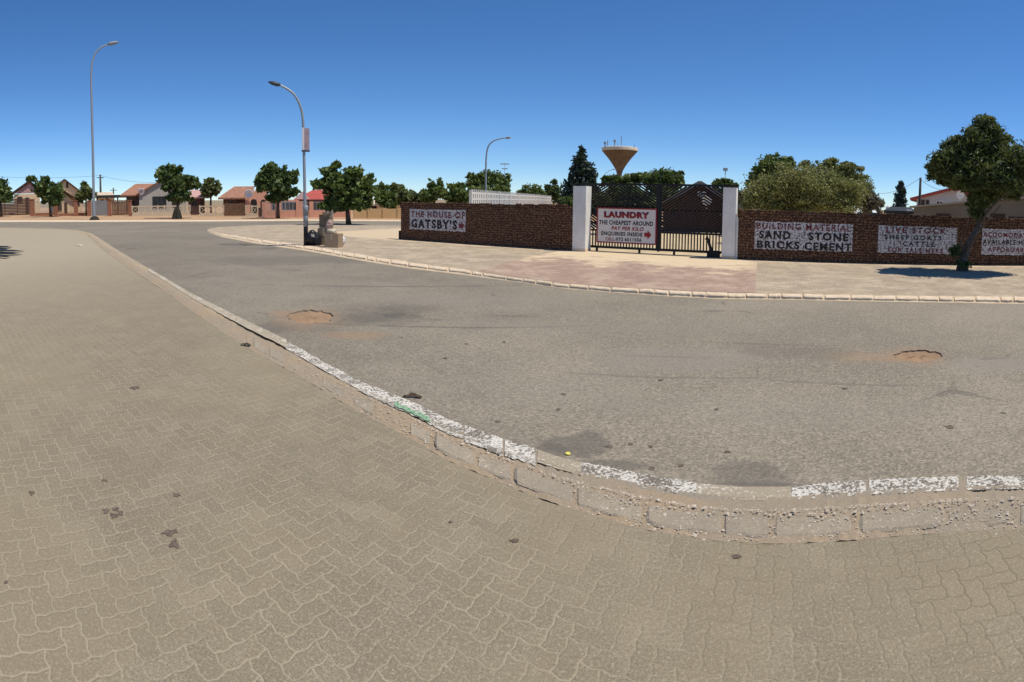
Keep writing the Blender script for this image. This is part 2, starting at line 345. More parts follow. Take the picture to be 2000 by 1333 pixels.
M_LEAFM = leafm('mid_leaf', (0.042, 0.076, 0.02), (0.20, 0.255, 0.07))
M_ACACIA = leafm('acacia_leaf', (0.13, 0.14, 0.042), (0.42, 0.40, 0.155))
M_OLIVE = leafm('olive_leaf', (0.024, 0.040, 0.014), (0.15, 0.175, 0.058), 0.28)
M_CONE = leafm('conifer_leaf', (0.013, 0.028, 0.022), (0.05, 0.078, 0.062), 0.15)

# ------------------------------------------------------------------ ground
def struct(o): return tag(o, kind='structure')
ZR = -0.09                                                   # road level; pavements are at 0
n = 96
struct(MB().sheet([[(2500*math.cos(2*math.pi*k/n), 2500*math.sin(2*math.pi*k/n)) for k in range(n)]], -0.16).build('ground', M_LAND))
A = [(170,460),(200,487),(262,530),(312,562),(375,607),(437,650),(495,686),(575,729),(662,782),(712,809),(760,835),(812,863),(875,900),(975,941),(1012,957),(1062,977),(1120,995),(1180,1013),(1240,1030),(1300,1042),(1400,1056),(1500,1062),(1560,1061),(1660,1056),(1750,1047),(1850,1040),(2000,1033),(2150,1015),(2400,960)]
B = [(170,454),(182,458),(225,486),(275,516),(325,546),(375,576),(475,626),(550,662),(637,711),(712,750),(762,769),(820,793),(875,821),(987,860),(1037,875),(1087,892),(1137,905),(1175,912),(1275,931),(1357,945),(1450,952),(1545,952),(1590,947),(1700,939),(1890,932),(2000,930),(2150,920),(2400,880)]
def pa(x): return P(x, lerp(A, x), 0.0)
def pb(x): return P(x, lerp(B, x), ZR)
def cross(x, f):                                             # across the kerb: 0 at the paving, 1 at the asphalt
    a, b = pa(x), pb(x); q = a.lerp(b, f)
    q.z = 0.0 if f < 0.42 else (ZR+0.004)+(0.0-ZR-0.02)*max(0, (0.72-f)/0.3)
    return q
XS = [170+i*6 for i in range(int((2400-170)/6)+1)]
corner = [P(150,452.5,0), P(100,449.5,0), P(0,447,0), P(-300,446,0)]
near = [pa(x) for x in XS]
cornerR = [P(150,449.5,ZR), P(100,447,ZR), P(0,445,ZR), P(-300,444,ZR)]
back = [Vector((14, -2, 0)), Vector((14, -14, 0)), Vector((-60, -14, 0))]
struct(MB().sheet([near+back+corner[::-1]], 0.0).build('pavement', M_PAVE))
# far kerb line
C = [(405,453),(430,463),(500,476),(600,491),(700,509),(800,525),(900,537),(1000,551),(1100,565),(1200,573),(1290,579),(1400,585),(1500,586),(1700,590),(1900,593),(2000,595),(2150,594),(2400,585)]
CI = [(405,448),(430,456),(500,467),(600,480),(700,497),(800,513),(900,526),(1000,541),(1100,554),(1200,562),(1290,567),(1400,572),(1500,574),(1700,577),(1900,579),(2000,580),(2150,580),(2400,572)]
XF = [405+i*9 for i in range(int((2400-405)/9)+1)]
farC = [P(x, lerp(C, x), ZR) for x in XF]; farI = [P(x, lerp(CI, x), 0) for x in XF]
top_edge = [P(412,446,0), P(430,444,0), P(500,440,0), P(600,439.3,0), P(780,441,0)]
wallL = WT*WP(783,463)[0]+WN*WD; wallR = WT*14+WN*WD
struct(MB().sheet([farI+[wallR+WN*0.3, wallL+WN*0.3, Vector((-6.5, 31.5, 0)), Vector((6, 31.5, 0))][:0]+[wallR+WN*0.3, wallL+WN*0.3, Vector((8, 27, 0)), Vector((8, 32.5, 0))]+top_edge[::-1]], 0.0).build('pavement', M_WALK))
# road, with two holes in it
def blob(px0, px1, py0, py1, z, n=40, j=0.10, seed=1):
    rr = random.Random(seed); c = []
    for k in range(n):
        a = 2*math.pi*k/n; q = 1+rr.uniform(-j, j)
        c.append(P((px0+px1)/2+(px1-px0)/2*q*math.cos(a), (py0+py1)/2-(py1-py0)/2*q*math.sin(a), z))
    return c
holes = [blob(562,652,606,632,ZR,seed=3), blob(1747,1838,684,706,ZR,seed=5)]
farside = [P(x, y, ZR) for x, y in ((-300,434),(0,433.8),(200,433.6),(400,433),(600,431.5),(783,432.5),(900,433))]
roadpoly = [pb(x) for x in XS]+farC[::-1]+[P(412,449,ZR), P(430,446.5,ZR), P(500,442,ZR), P(600,441,ZR), P(780,443,ZR), Vector((9,32,ZR)), Vector((9,40,ZR))]+farside[::-1]+cornerR[::-1]
struct(MB().sheet([roadpoly]+holes, ZR).build('road', M_ROAD))
for k, h in enumerate(holes):
    c = sum(h, Vector())/len(h); m = MB(); nn = len(h)
    rings = [(0.992, ZR-0.020), (0.9, ZR-0.014), (0.7, ZR-0.018), (0.45, ZR-0.010), (0.15, ZR-0.014)]
    vs = [((c+(p-c)*s_).x, (c+(p-c)*s_).y, z) for s_, z in rings for p in h]
    fs = [(i*nn+q, i*nn+(q+1) % nn, (i+1)*nn+(q+1) % nn, (i+1)*nn+q) for i in range(len(rings)-1) for q in range(nn)]+[tuple((len(rings)-1)*nn+q for q in range(nn))]
    vs = [(x+random.uniform(-.01, .01), y+random.uniform(-.01, .01), z+random.uniform(-.006, .006)) for x, y, z in vs]
    struct(m.add(vs, fs).build('pothole', M_HOLE))
    r2 = [(p.x, p.y, ZR) for p in h]+[((c+(p-c)*.985).x, (c+(p-c)*.985).y, ZR-0.05) for p in h]
    struct(MB().add(r2, [(q, (q+1) % nn, nn+(q+1) % nn, nn+q) for q in range(nn)]).build('pothole_edge', M_RIM))
# asphalt repairs
def patch(pts, m, name='asphalt_repair', z=ZR+0.004, j=2.0, seed=0):
    rr = random.Random(seed); out = []
    for i, (x, y) in enumerate(pts):
        x2, y2 = pts[(i+1) % len(pts)]; st = max(2, int(math.hypot(x2-x, (y2-y)*2)/6))
        for q in range(st):
            f = q/st; out.append(P(x+(x2-x)*f+rr.uniform(-j, j), y+(y2-y)*f+rr.uniform(-j, j)*0.5, z))
    return struct(MB().sheet([out], z).build(name, m))
# near kerb: worn stones, dirt gully, gutter, white paint
def strip(name, m, x0, x1, f0, f1, dz=0.0, step=6, wob=0.0, seed=0):
    rr = random.Random(seed); a = []; b = []; x = x0
    while x <= x1+0.1:
        xx = min(x, x1)
        p = cross(xx, f0+rr.uniform(-wob, wob)); q = cross(xx, f1+rr.uniform(-wob, wob)); p.z += dz; q.z += dz
        a.append(p); b.append(q); x += step
    mm = (len(a)); k = MB(); k.add(a+b, [(i, i+1, mm+i+1, mm+i) for i in range(mm-1)])
    return struct(k.build(name, m))
strip('gutter', M_GUT, 170, 2400, 0.66, 1.0, 0.0)
def profile_strip(name, m, x0, x1, fs_, dz, step=5, rough=0.006, seed=0):
    rr = random.Random(seed); k = MB(); nf = len(fs_); x = x0; cnt = 0
    while x <= x1:
        for f, d in zip(fs_, dz):
            q = cross(x, f); v_ = Vector((q.x+seed, q.y, 0)); q.z += d(x)+(mnoise.noise(v_*7)*.9+mnoise.noise(v_*21)*.7)*rough; k.v.append(tuple(q))
        cnt += 1; x += step
    k.f = [(i*nf+j, (i+1)*nf+j, (i+1)*nf+j+1, i*nf+j+1) for i in range(cnt-1) for j in range(nf-1)]
    return struct(k.build(name, m, smooth=True))
low = lambda v: (lambda x: v)
def fill(x): return -0.013+0.034*max(0, min(1, (620-x)/300))
profile_strip('gully', M_DIRT, 170, 2400, (-0.01, 0.0, 0.06, 0.2, 0.38, 0.46, 0.58, 0.70, 0.76), (low(-0.001), low(-0.004), lambda x: fill(x)*.35, fill, fill, low(0.004), low(0.014), low(0.012), low(-0.004)), 4, 0.013)
# sand washed over the far end of the kerb
M_FAINT = worn('faint_road_paint', (0.70, 0.64, 0.53), (0.38, 0.315, 0.225), 0.52, 0.62, 40, False, fade=0.4)
profile_strip('sand', gravelly('gutter_sand', (0.47, 0.36, 0.23), (0.38, 0.315, 0.225), (0.19,0.16,0.12)), 170, 640, (-.01, 0.2, 0.40, 0.42, 0.6, 0.8, 1.0), (lambda x: 0.006-0.03*max(0,(x-290)/200),)*3+(lambda x: 0.010-0.04*max(0,(x-330)/200),)+(lambda x: 0.034-0.05*max(0,(x-400)/200), lambda x: 0.016-0.03*max(0,(x-400)/200), lambda x: 0.002-0.01*max(0,(x-400)/200)), 5, 0.006, 3)
# the paving's edge round the corner
k = MB(); k.add(corner+[q+Vector((0,0,0.004)) for q in cornerR], [(i, i+1, 4+i+1, 4+i) for i in range(3)]); e_ = [corner[0], pa(170), pb(170), cornerR[0]]; k.add(e_, [(0,1,2,3)])
struct(k.build('kerb', sandy('gutter_sand2', (0.44, 0.33, 0.205), (0.36, 0.29, 0.20), 3)))
def marking(name, m, x0, x1, f0, f1, lift, seed):
    rr = random.Random(seed); k = MB(); cnt = 0; x = x0
    while x <= x1:
        e = rr.uniform(-.03, .03); g = rr.uniform(-.012, .012)
        for t in (0, .25, .5, .75, 1):
            f = f0+e+(f1+g-f0-e)*t; q = cross(x, f)
            q.z += lift+float(np.interp(f, (0.38, .42, .46, .58, .70, .76, 1), (0.004, .004, .008, .018, .016, .004, .004))); k.v.append(tuple(q))
        cnt += 1; x += 5
    k.f = [(a*5+b, (a+1)*5+b, (a+1)*5+b+1, a*5+b+1) for a in range(cnt-1) for b in range(4)]
    return struct(k.build(name, m))
for i, (x0, x1, f0) in enumerate(((550,700,0.62),(700,905,0.52),(907,984,0.47),(986,1050,0.50),(1135,1360,0.76),(1546,1692,0.76),(1697,1876,0.74),(1888,2120,0.72))):
    marking('road_marking', M_ROADW, x0, x1, f0, 0.985, 0.004, i)
marking('paint_stain', M_GREEN, 770, 844, 0.56, 0.80, 0.009, 9)
marking('road_marking', M_FAINT, 290, 560, 0.60, 0.97, 0.022, 31)
marking('road_marking', M_FAINT, 1050, 1135, 0.70, 0.97, 0.004, 32)
marking('road_marking', M_FAINT, 1360, 1545, 0.76, 0.97, 0.004, 33)
def kerb_stones(lo, hi, inner, outer, m, len_px, z0, zt, gap, jit, seed, skip=0.0):
    rr = random.Random(seed); k = MB(); x = lo
    while x < hi:
        L = len_px(x)*rr.uniform(0.6, 1.45); e = x+L-gap(x)*rr.uniform(0.4, 2.0)
        if rr.random() > skip:
            ts = (0, .05, .2, .4, .6, .8, .95, 1); lift = rr.uniform(-jit, jit); tip = rr.uniform(-jit, jit)*1.4; rows = []
            ca, cb = rr.uniform(0, .22), rr.uniform(0, .22)
            for t in ts:
                q = x+(e-x)*t; c = ca if t == 0 else cb if t == 1 else 0.0
                i_, o_ = inner(q), outer(q)
                a = i_.lerp(o_, 0.03+c*rr.uniform(0.3, 1)+rr.uniform(0, .05)); b = i_.lerp(o_, 0.97-c*rr.uniform(0.3, 1)-rr.uniform(0, .12))
                z = lift+tip*(t-.5); sx = 0.016 if t in (0, 1) else 0.0; u = rr.uniform
                r = [(a.x, a.y, z0)]
                for f, dz in ((0.02, -0.010), (0.10, 0.0), (0.5, 0.0), (0.86, -0.002), (1.0, -0.016)):
                    p = a.lerp(b, f); r.append((p.x, p.y, zt[0]+(zt[1]-zt[0])*f+z+dz-sx+u(-.0035, .0035)))
                r.append((b.x, b.y, z0)); rows.append(r)
            n_ = 7; vs = [v for r in rows for v in r]
            fs = [(i*n_+j, (i+1)*n_+j, (i+1)*n_+j+1, i*n_+j+1) for i in range(len(ts)-1) for j in range(n_-1)]
            fs += [tuple(range(n_))[::-1], tuple((len(ts)-1)*n_+j for j in range(n_))]
            k.add(vs, fs)
        x += L
    return k
k = kerb_stones(250, 2380, lambda x: cross(x, 0.05), lambda x: cross(x, 0.41), M_KERB, lambda x: 20+110*min(1, max(0, (x-200)/1200))**1.4, -0.06, (0.001, -0.009), lambda x: 2+5*min(1, x/1600), 0.008, 4, 0.12)
struct(k.build('kerb', M_KERB))
def fo(x): return P(x, lerp(C, x)-2.0, ZR+0.02)
def fi(x): return P(x, lerp(CI, x)-0.5, 0.0)
k = kerb_stones(408, 2380, fi, lambda x: fi(x).lerp(fo(x), 0.85), M_KERBF, lambda x: 14+26*min(1, max(0, (x-405)/700)), -0.12, (0.004, -0.02), lambda x: 1.6, 0.006, 8, 0.0)
struct(k.build('kerb', M_KERBF))
m = MB(); m.add([p for p in farI]+[p+Vector((0,0,0.003)) for p in farC], [(i, i+1, len(XF)+i+1, len(XF)+i) for i in range(len(XF)-1)])
struct(m.build('kerb_bed', sandy('kerb_sand', (0.62, 0.49, 0.33), (0.52, 0.40, 0.27), 3)))
# red driveway, blown sand, verges and yard
fk = [P(x, lerp(CI, x)-1.0, 0) for x in range(935, 1480, 12)]
wl_ = lambda px, off=-0.02: (lambda s: WT*s+WN*(WD+off))(WP(px, 490)[0])
struct(MB().sheet([fk+[P(1479,513,0), wl_(1440), wl_(1150), P(1090,491.5,0), P(1040,500,0), P(985,514,0)]], 0.004).build('driveway', M_RED))
verge = [P(x, y, 0) for x, y in ((-300,430.5),(0,430.5),(200,430.3),(400,430),(600,428.7),(783,430),(900,431))]
struct(MB().sheet([verge+[Vector((30, 44, 0)), Vector((30, 120, 0)), Vector((-150, 120, 0)), Vector((-150, 40, 0))]], 0.0).build('verge', M_SAND))
m = MB(); fs2 = [p+Vector((0,0,0.003)) for p in farside]; m.add(fs2+verge, [(i, i+1, 7+i+1, 7+i) for i in range(6)])
struct(m.build('kerb', M_KERBF))
y0_ = wallL+WN*0.22; y1_ = wallR+WN*0.22
struct(MB().sheet([[y0_, y1_, y1_+WN*30, y1_+WN*60, y0_+WN*8+WT*2]], 0.002).build('yard', M_YARD))
# loose stones in the gully
k = MB(); rr = random.Random(3)
for i in range(6500):
    x = rr.uniform(230, 2100); f = rr.uniform(0.40, 0.82) if rr.random() < .6 else rr.uniform(-0.05, 0.5) if rr.random() < .8 else rr.uniform(.5, 1.0)
    c = cross(x, min(f, 1.0)); c.z += 0.004 if .3 < f < .75 else 0; s_ = rr.uniform(0.003, 0.009)*(1.7 if rr.random() < .06 else 1)
    vs = [(c.x+s_*a*rr.uniform(.6,1.3), c.y+s_*b*rr.uniform(.6,1.3), c.z-.002+s_*q*rr.uniform(.25,.45)) for a, b, q in ((1,0,0),(0,1,0),(-1,0,0),(0,-1,0),(.1,.1,1))]
    k.add(vs, [(0,1,4),(1,2,4),(2,3,4),(3,0,4)])
tag(k.build('gravel', plain('pebbles', (0.46, 0.39, 0.31), 0.9, 0.45, 40)), 'loose gravel and grit along the broken kerb', 'gravel', kind='stuff')
M_STAIN = plain('dark_stain', (0.13, 0.10, 0.075), 0.9, 0.4, 30)
def stain(cx, cy, rx, ry, z, seed, m=M_STAIN, name='stain'):
    struct(MB().sheet([blob(cx-rx, cx+rx, cy-ry, cy+ry, z, 13, 0.45, seed)], z).build(name, m))
for q in ((208,998,7,5),(222,1007,8,6),(235,1002,7,6),(226,994,6,3),(62,963,6,3.5),(204,938,5,3),(345,967,7,4),(263,758,8,3),(333,1040,15,6),(340,1062,9,9),(1004,1056,8,3.5),(1438,1088,8,4),(880,1020,3,2),(12,1137,4,3)):
    stain(*q, 0.003, int(q[0]))
for q in ((1231,867,6,2.5),(1271,872,5,2),(1330,909,7,2.5),(1420,883,7,2.2),(972,824,6,2),(1273,915,5,4),(1188,872,7,3),(1855,834,9,2.5),(1100,770,5,2),(1650,760,6,2),(1290,742,5,2),(1400,800,4,2),(1523,961,4,2.5),(985,668,4,2),(910,672,4,1.6),(870,700,5,1.8),(1090,800,5,2),(520,476,9,1.6),(480,478,10,1.6)):
    stain(*q, ZR+0.003, int(q[0]))
# small litter
def litter(px, py, z, label, name, cat, m, r_=0.018):
    c = P(px, py, z); o = MB().lathe([(r_, 0.0), (r_, 0.004), (r_*0.86, 0.007)], 14).build(name, m, loc=c)
    return tag(o, label, cat)
litter(1109, 887, ZR+0.005, 'small yellow bottle cap lying on the dark asphalt repair', 'bottle_cap', 'cap', plain('yellow_plastic', (0.75, 0.65, 0.12), 0.4))
def scrap(px, py, z, w, d, label, m):
    c = P(px, py, z); k = MB(); rr = random.Random(int(px)); n_ = 9
    for a in range(n_):
        for b in range(2): k.v.append((w*(a/(n_-1)-.5), d*(b-.5)*rr.uniform(.6, 1.1), 0.012+0.03*rr.random()*math.sin(math.pi*a/(n_-1))))
    k.f = [(2*a, 2*a+2, 2*a+3, 2*a+1) for a in range(n_-1)]
    o = k.build('litter', m, loc=c); sm = o.modifiers.new('t', 'SOLIDIFY'); sm.thickness = 0.004
    return tag(o, label, 'litter')
scrap(480, 676, 0.0, 0.12, 0.05, 'curled dark scrap lying on the paving beside the kerb gully', plain('dark_scrap', (0.05, 0.04, 0.03), 0.8))
scrap(806, 777, ZR, 0.16, 0.04, 'thin dark strip of bark lying on the asphalt above the green paint', plain('bark_scrap', (0.07, 0.045, 0.03), 0.9))
scrap(155, 480, 0.0, 0.30, 0.18, 'pale crumpled scrap of paper on the paving near the far corner', plain('pale_paper', (0.7, 0.62, 0.52), 0.9))

# ------------------------------------------------------------------ the boundary wall
def wall_frame(name, label, cat, off=0.0):
    return thing(name, label, cat, WN*(WD+off), math.atan2(WT.y, WT.x))
WH = 1.46
def brick_wall(label, s0, s1, seed):
    w = wall_frame('brick_wall', label, 'wall')
    MB().box(s0, s1, 0, 0.22, -0.12, WH-0.10).build('masonry', M_BRICK, w)
    k = MB(); rr = random.Random(seed); x = s0
    while x < s1-0.02:
        L = rr.uniform(0.075, 0.115) if rr.random() < .75 else rr.uniform(0.18, 0.24); e = min(x+L, s1)
        hh = WH+rr.uniform(-0.03, 0.025); dy = rr.uniform(-0.012, 0.012)
        k.box(x+0.004, e-0.004, -0.012+dy, 0.225+dy, WH-0.10, hh, j=0.008); x = e
    k.build('coping', M_BRICK, w)
    return w
sL0, sL1 = WP(783, 430)[0], WP(1119, 450)[0]; sR0, sR1 = WP(1440, 460)[0], 13.0
wall_a = brick_wall("long dark brick boundary wall painted THE HOUSE OF GATSBY'S, left of the gate", sL0, sL1, 1)
wall_b = brick_wall('dark brick boundary wall painted with three white notices, right of the gate', sR0, sR1, 2)
MB().box(sL0-0.14, sL0, 0.02, 0.2, -0.1, 0.34).build('end_plinth', plain('charred_block', (0.02, 0.017, 0.015), 0.9), wall_a)
def text_mesh(txt, bold=0.0, shear=0.0, track=1.0):
    cu = bpy.data.curves.new('txt', 'FONT'); cu.body = txt; cu.size = 1; cu.offset = bold; cu.shear = shear; cu.space_character = track
    cu.extrude = 0.0; cu.resolution_u = 3
    o = bpy.data.objects.new('txt', cu); COL.objects.link(o)
    bpy.context.view_layer.update()
    me = bpy.data.meshes.new_from_object(o.evaluated_get(bpy.context.evaluated_depsgraph_get()))
    bpy.data.objects.remove(o); bpy.data.curves.remove(cu)
    return me
def lettering(txt, parent, m, box, y, bold=0.025, shear=0.0, track=1.0, name='lettering'):
    """fit TXT into the local box (x0, x1, z0, z1), standing 3 mm proud at depth y"""
    me = text_mesh(txt, bold, shear, track); nv = len(me.vertices)
    co = np.empty(nv*3, 'f'); me.vertices.foreach_get('co', co); co = co.reshape(-1, 3)
    lo, hi = co.min(0), co.max(0); x0, x1, z0, z1 = box
    out = np.zeros_like(co)
    out[:, 0] = x0+(co[:, 0]-lo[0])/(hi[0]-lo[0])*(x1-x0)
    out[:, 2] = z0+(co[:, 1]-lo[1])/(hi[1]-lo[1])*(z1-z0)
    out[:, 1] = y
    me.vertices.foreach_set('co', out.ravel()); me.name = name; me.update()
    me.materials.clear(); me.materials.append(m)
    o = bpy.data.objects.new(name, me); COL.objects.link(o); o.parent = parent
    so_ = o.modifiers.new('thick', 'SOLIDIFY'); so_.thickness = 0.0025; so_.offset = 0
    return o
def wbox(x0, x1, yl0, yl1, yr0=None, yr1=None, off=0.0):
    yr0 = yl0 if yr0 is None else yr0; yr1 = yl1 if yr1 is None else yr1
    a, b, c, d = WP(x0, yl0, off), WP(x0, yl1, off), WP(x1, yr0, off), WP(x1, yr1, off)
    return ((a[0]+b[0])/2, (c[0]+d[0])/2, (b[1]+d[1])/2, (a[1]+c[1])/2)
def arrow(k, x0, x1, z0, z1, y, sh=0.45, hd=0.5):
    zc = (z0+z1)/2; t = (z1-z0)*sh/2; xh = x1-(x1-x0)*hd
    k.prism([(x0, zc-t), (xh, zc-t), (xh, z0), (x1, zc), (xh, z1), (xh, zc+t), (x0, zc+t)], y-0.0015, y+0.0015)
def notice(wall, panel, lines, label):
    b = wbox(*panel); k = MB(); rr = random.Random(5)
    xs = np.arange(b[0], b[1], 0.075); top = [(x+rr.uniform(-.01,.01), b[3]+rr.uniform(-.012,.012)) for x in xs]; bot = [(x, b[2]+rr.uniform(-.012,.012)) for x in xs]
    k.prism(bot+top[::-1], -0.004, 0.02)
    p = k.build('painted_notice', M_SIGNW, wall); p['label'] = label
    for txt, m, box, kw in lines: kw = dict(kw); kw['bold'] = min(0.044, kw.get('bold', .03)*1.0-0.006); kw['track'] = kw.get('track', 1.0)*1.24; lettering(txt, p, m, wbox(*box), -0.0065, **kw)
    return p
p = notice(wall_a, (800,911,408,448,411,453), [
    ('THE HOUSE OF', M_INKR, (803,908,412,424,415,427.5), dict(bold=.03)), ("GATSBY'S", M_INKB, (803.5,893,428,445.5,430,448.5), dict(bold=.05))], 'white painted notice with dark red and black capitals')
k = MB(); b = wbox(896,907,432.5,450); arrow(k, *b, -0.0065, 0.5, 0.55); k.build('arrow', M_INKR, p)
notice(wall_b, (1474,1667,432.4,486,439,492), [
    ('BUILDING MATERIAL', M_INKR, (1478,1662,434.5,447,440.5,453), dict(bold=.025)),
    ('SAND', M_INKB, (1482.5,1544,450,466,452,468.5), dict(bold=.05)), ('STONE', M_INKB, (1579,1657,454,470,456,471.5), dict(bold=.05)),
    ('BRICKS', M_INKB, (1478.5,1561.5,469.5,484.5,472,488), dict(bold=.05)), ('CEMENT', M_INKB, (1571,1663,473.5,489,475.5,491.5), dict(bold=.05))], 'white painted notice for building material')
notice(wall_b, (1715,1869,441,493.5,445,496.5), [
    ('LIVE STOCK', M_INKR, (1731,1848,443.5,455,445.5,457.5), dict(bold=.04, track=1.1)),
    ('\u00b7SHEEP\u00b7GOATS\u00b7', M_INKB, (1722,1844,458.8,468,460.3,470), dict(bold=.03, track=1.15)),
    ('\u00b7CATTLE\u00b7', M_INKB, (1757,1831,472,481.5,473,482.5), dict(bold=.03, track=1.15)),
    ('FOR SALE HERE', M_INKR, (1734,1842,484,493.2,485,494.8), dict(bold=.03, track=1.1))], 'white painted notice for live stock')
notice(wall_b, (1917.5,2062,447.5,497,450,500), [
    ('ACCOMODATION', M_INKR, (1920,2028,454,463.5,455.5,465.5), dict(bold=.03)),
    ('AVAILABLE HERE', M_INKB, (1919,2018,468,477.5,469.5,479), dict(bold=.03)),
    ('AFFORDABLE', M_INKR, (1929,2013,482.5,492,484,494), dict(bold=.03))], 'white painted notice for rooms, cut by the picture edge')

# gate posts
def pillar(label, xl, xr, ytop, block=False):
    s0 = WP(xl, 470, -0.06)[0]; s1 = WP(xr, 470, -0.06)[0]; h = WP((xl+xr)/2, ytop, -0.06)[1]
    t = wall_frame('gate_pillar', label, 'pillar', -0.06)
    MB().box(s0, s1, 0, s1-s0, -0.1, h).build('shaft', M_WHITEP, t)
    MB().box(s0-0.006, s1+0.006, -0.006, s1-s0+0.006, -0.1, 0.09).build('stained_foot', plain('sand_stained_plaster', (0.62, 0.50, 0.36), 0.9, 0.15, 9), t)
    if block: MB().box(s1+0.006, s1+0.075, 0.05, 0.40, -0.1, WP(1441, 426)[1]).build('side_block', M_WHITEP, t)
    return t, s0, s1, h
pil_a, pa0, pa1, ph = pillar('white plastered gate pillar beside the long brick wall, left of the laundry board', 1118, 1143, 363.5)
pil_b, pb0, pb1, ph2 = pillar('white plastered gate pillar with a low side block beside the building material notice', 1410, 1435.5, 366.5, True)
# sliding gate behind the pillars
GO = 0.46
gate = wall_frame('sliding_gate', 'tall black steel driveway gate of chevron bars over upright bars', 'gate', GO)
def gx(px, py=430): return WP(px, py, GO)[0]
g0, gm, g1 = pa0+0.05, gx(1287), pb1-0.02
zt = WP(1287, 361, GO)[1]; zb = WP(1287, 493, GO)[1]; zm = WP(1287, 454, GO)[1]
zb = max(zb, 0.10)
fr = 0.05
MB().box(g0-0.03, gx(1442, 380), -0.03, 0.03, zt-0.035, zt+0.03).build('top_rail', M_BLACK, gate)
MB().box(gx(1437, 400), gx(1442, 400), -0.03, 0.03, 0.9, zt-0.035).build('end_post', M_BLACK, gate)
for (a, b, flip) in ((g0, gm-0.035, 0), (gm+0.035, g1, 1)):
    k = MB()
    k.box(a, b, -0.022, 0.022, zb, zb+0.075); k.box(a+fr, b-fr, -0.022, 0.022, zm-0.03, zm+0.03)
    for x0, x1 in ((a, a+fr), (b-fr, b)): k.box(x0, x1, -0.024, 0.024, zb+0.075, zt-0.036)
    k.build('leaf_frame', M_BLACK, gate)
    k = MB(); nb = int((b-a-2*fr)/0.098)
    for i in range(1, nb+1):
        x = a+fr+(b-a-2*fr)*i/(nb+1); k.box(x-0.019, x+0.019, -0.014, 0.014, zb+0.075, zm-0.03)
    k.build('upright_bars', M_BLACK, gate)
    # concentric diamonds clipped to the panel
    k = MB(); xc = (a+b)/2+(0.16 if flip else 0.02); zc = zm+(zt-zm)*(0.47 if flip else 0.52); sl_ = 0.62
    x_lo, x_hi, z_lo, z_hi = a+fr, b-fr, zm+0.03, zt-0.036
    q = 0.02
    while q < 2.2:
        for sx in (-1, 1):
            for sz in (-1, 1):
                # from (xc, zc+sz*q) to (xc+sx*q/sl, zc)
                p0 = Vector((xc, zc+sz*q)); p1 = Vector((xc+sx*q/sl_, zc)); t0, t1 = 0.0, 1.0; d = p1-p0
                for (pp, dd, lo, hi) in ((p0.x, d.x, x_lo, x_hi), (p0.y, d.y, z_lo, z_hi)):
                    if abs(dd) < 1e-6:
                        if pp < lo or pp > hi: t1 = -1
                        continue
                    ta, tb = sorted(((lo-pp)/dd, (hi-pp)/dd)); t0 = max(t0, ta); t1 = min(t1, tb)
                if t1-t0 > 0.02:
                    u, v = p0+d*t0, p0+d*t1
                    k.bar((u.x, 0, u.y), (v.x, 0, v.y), 0.049, 0.022)
        q += 0.088
    k.box(x_lo, x_hi, 0.012, 0.03, zc-0.014, zc+0.014)
    k.build('chevron_bars', plain('rusty_black_steel', (0.012, 0.009, 0.008), 0.6, 0.3, 9), gate)
MB().box(gm-0.034, gm+0.034, -0.034, 0.034, zb-0.02, zt-0.036).build('middle_post', M_BLACK, gate)
for px in (1166, 1249, 1317):
    x = gx(px, 480); MB().box(x-0.03, x+0.03, -0.035, 0.035, 0.0, zb).build('guide_foot', M_BLACK, gate)

bo = GO-0.05
brd = wall_frame('sign_board', 'white laundry board with a red border hanging on the black gate', 'sign', bo)
bx = wbox(1166, 1282.5, 405.5, 474, 408, 478, bo)
k = MB(); k.box(bx[0], bx[1], -0.008, 0.012, bx[2], bx[3]); k.build('panel', plain('board_white', (0.60, 0.57, 0.55), 0.6, 0.06, 2), brd)
M_BR = plain('board_red', (0.26, 0.02, 0.03), 0.6, 0.15); M_BK = plain('board_black', (0.02, 0.02, 0.022), 0.6)
k = MB(); e = 0.034
k.box(bx[0]-.004, bx[1]+.004, -0.02, 0.016, bx[3]-e, bx[3]+.004); k.box(bx[0]-.004, bx[1]+.004, -0.02, 0.016, bx[2]-.004, bx[2]+e)
k.box(bx[0]-.004, bx[0]+e, -0.02, 0.016, bx[2]+e, bx[3]-e); k.box(bx[1]-e, bx[1]+.004, -0.02, 0.016, bx[2]+e, bx[3]-e)
k.build('border', M_BR, brd)
def bl(txt, m, box, y=-0.0105, **kw):
    kw['bold'] = min(0.045, kw.get('bold', .02)*0.6+0.022); kw['track'] = 1.1
    return lettering(txt, brd, m, wbox(*box, off=bo), y, **kw)
bl('LAUNDRY', M_BK, (1181,1268.5,413.5,425.8,415,427.5), -0.0100, bold=.06)
bl('LAUNDRY', M_BR, (1180,1267.5,413,425,414.5,426.7), -0.0138, bold=.045)
bl('THE CHEAPEST AROUND', M_BK, (1170.5,1276,430.5,439,432.5,441.5), bold=.02)
bl('PAY PER KILO', M_BR, (1194,1257,442.5,450,443.5,451.5), bold=.02, shear=.25)
bl('ENQUIRIES INSIDE', M_BK, (1174.5,1255,452.5,461.3,454,463.5), bold=.02)
bl('CELL:', M_BR, (1183,1202,463.8,470,464.2,470.4), bold=.01)
bl('072 6511556', M_BK, (1203.5,1253,464.5,471,465,472.2), bold=.01)
k = MB(); b = wbox(1258.5,1272.5,450,468, off=bo); arrow(k, *b, -0.0105, 0.45, 0.55); k.build('arrow', M_BR, brd)
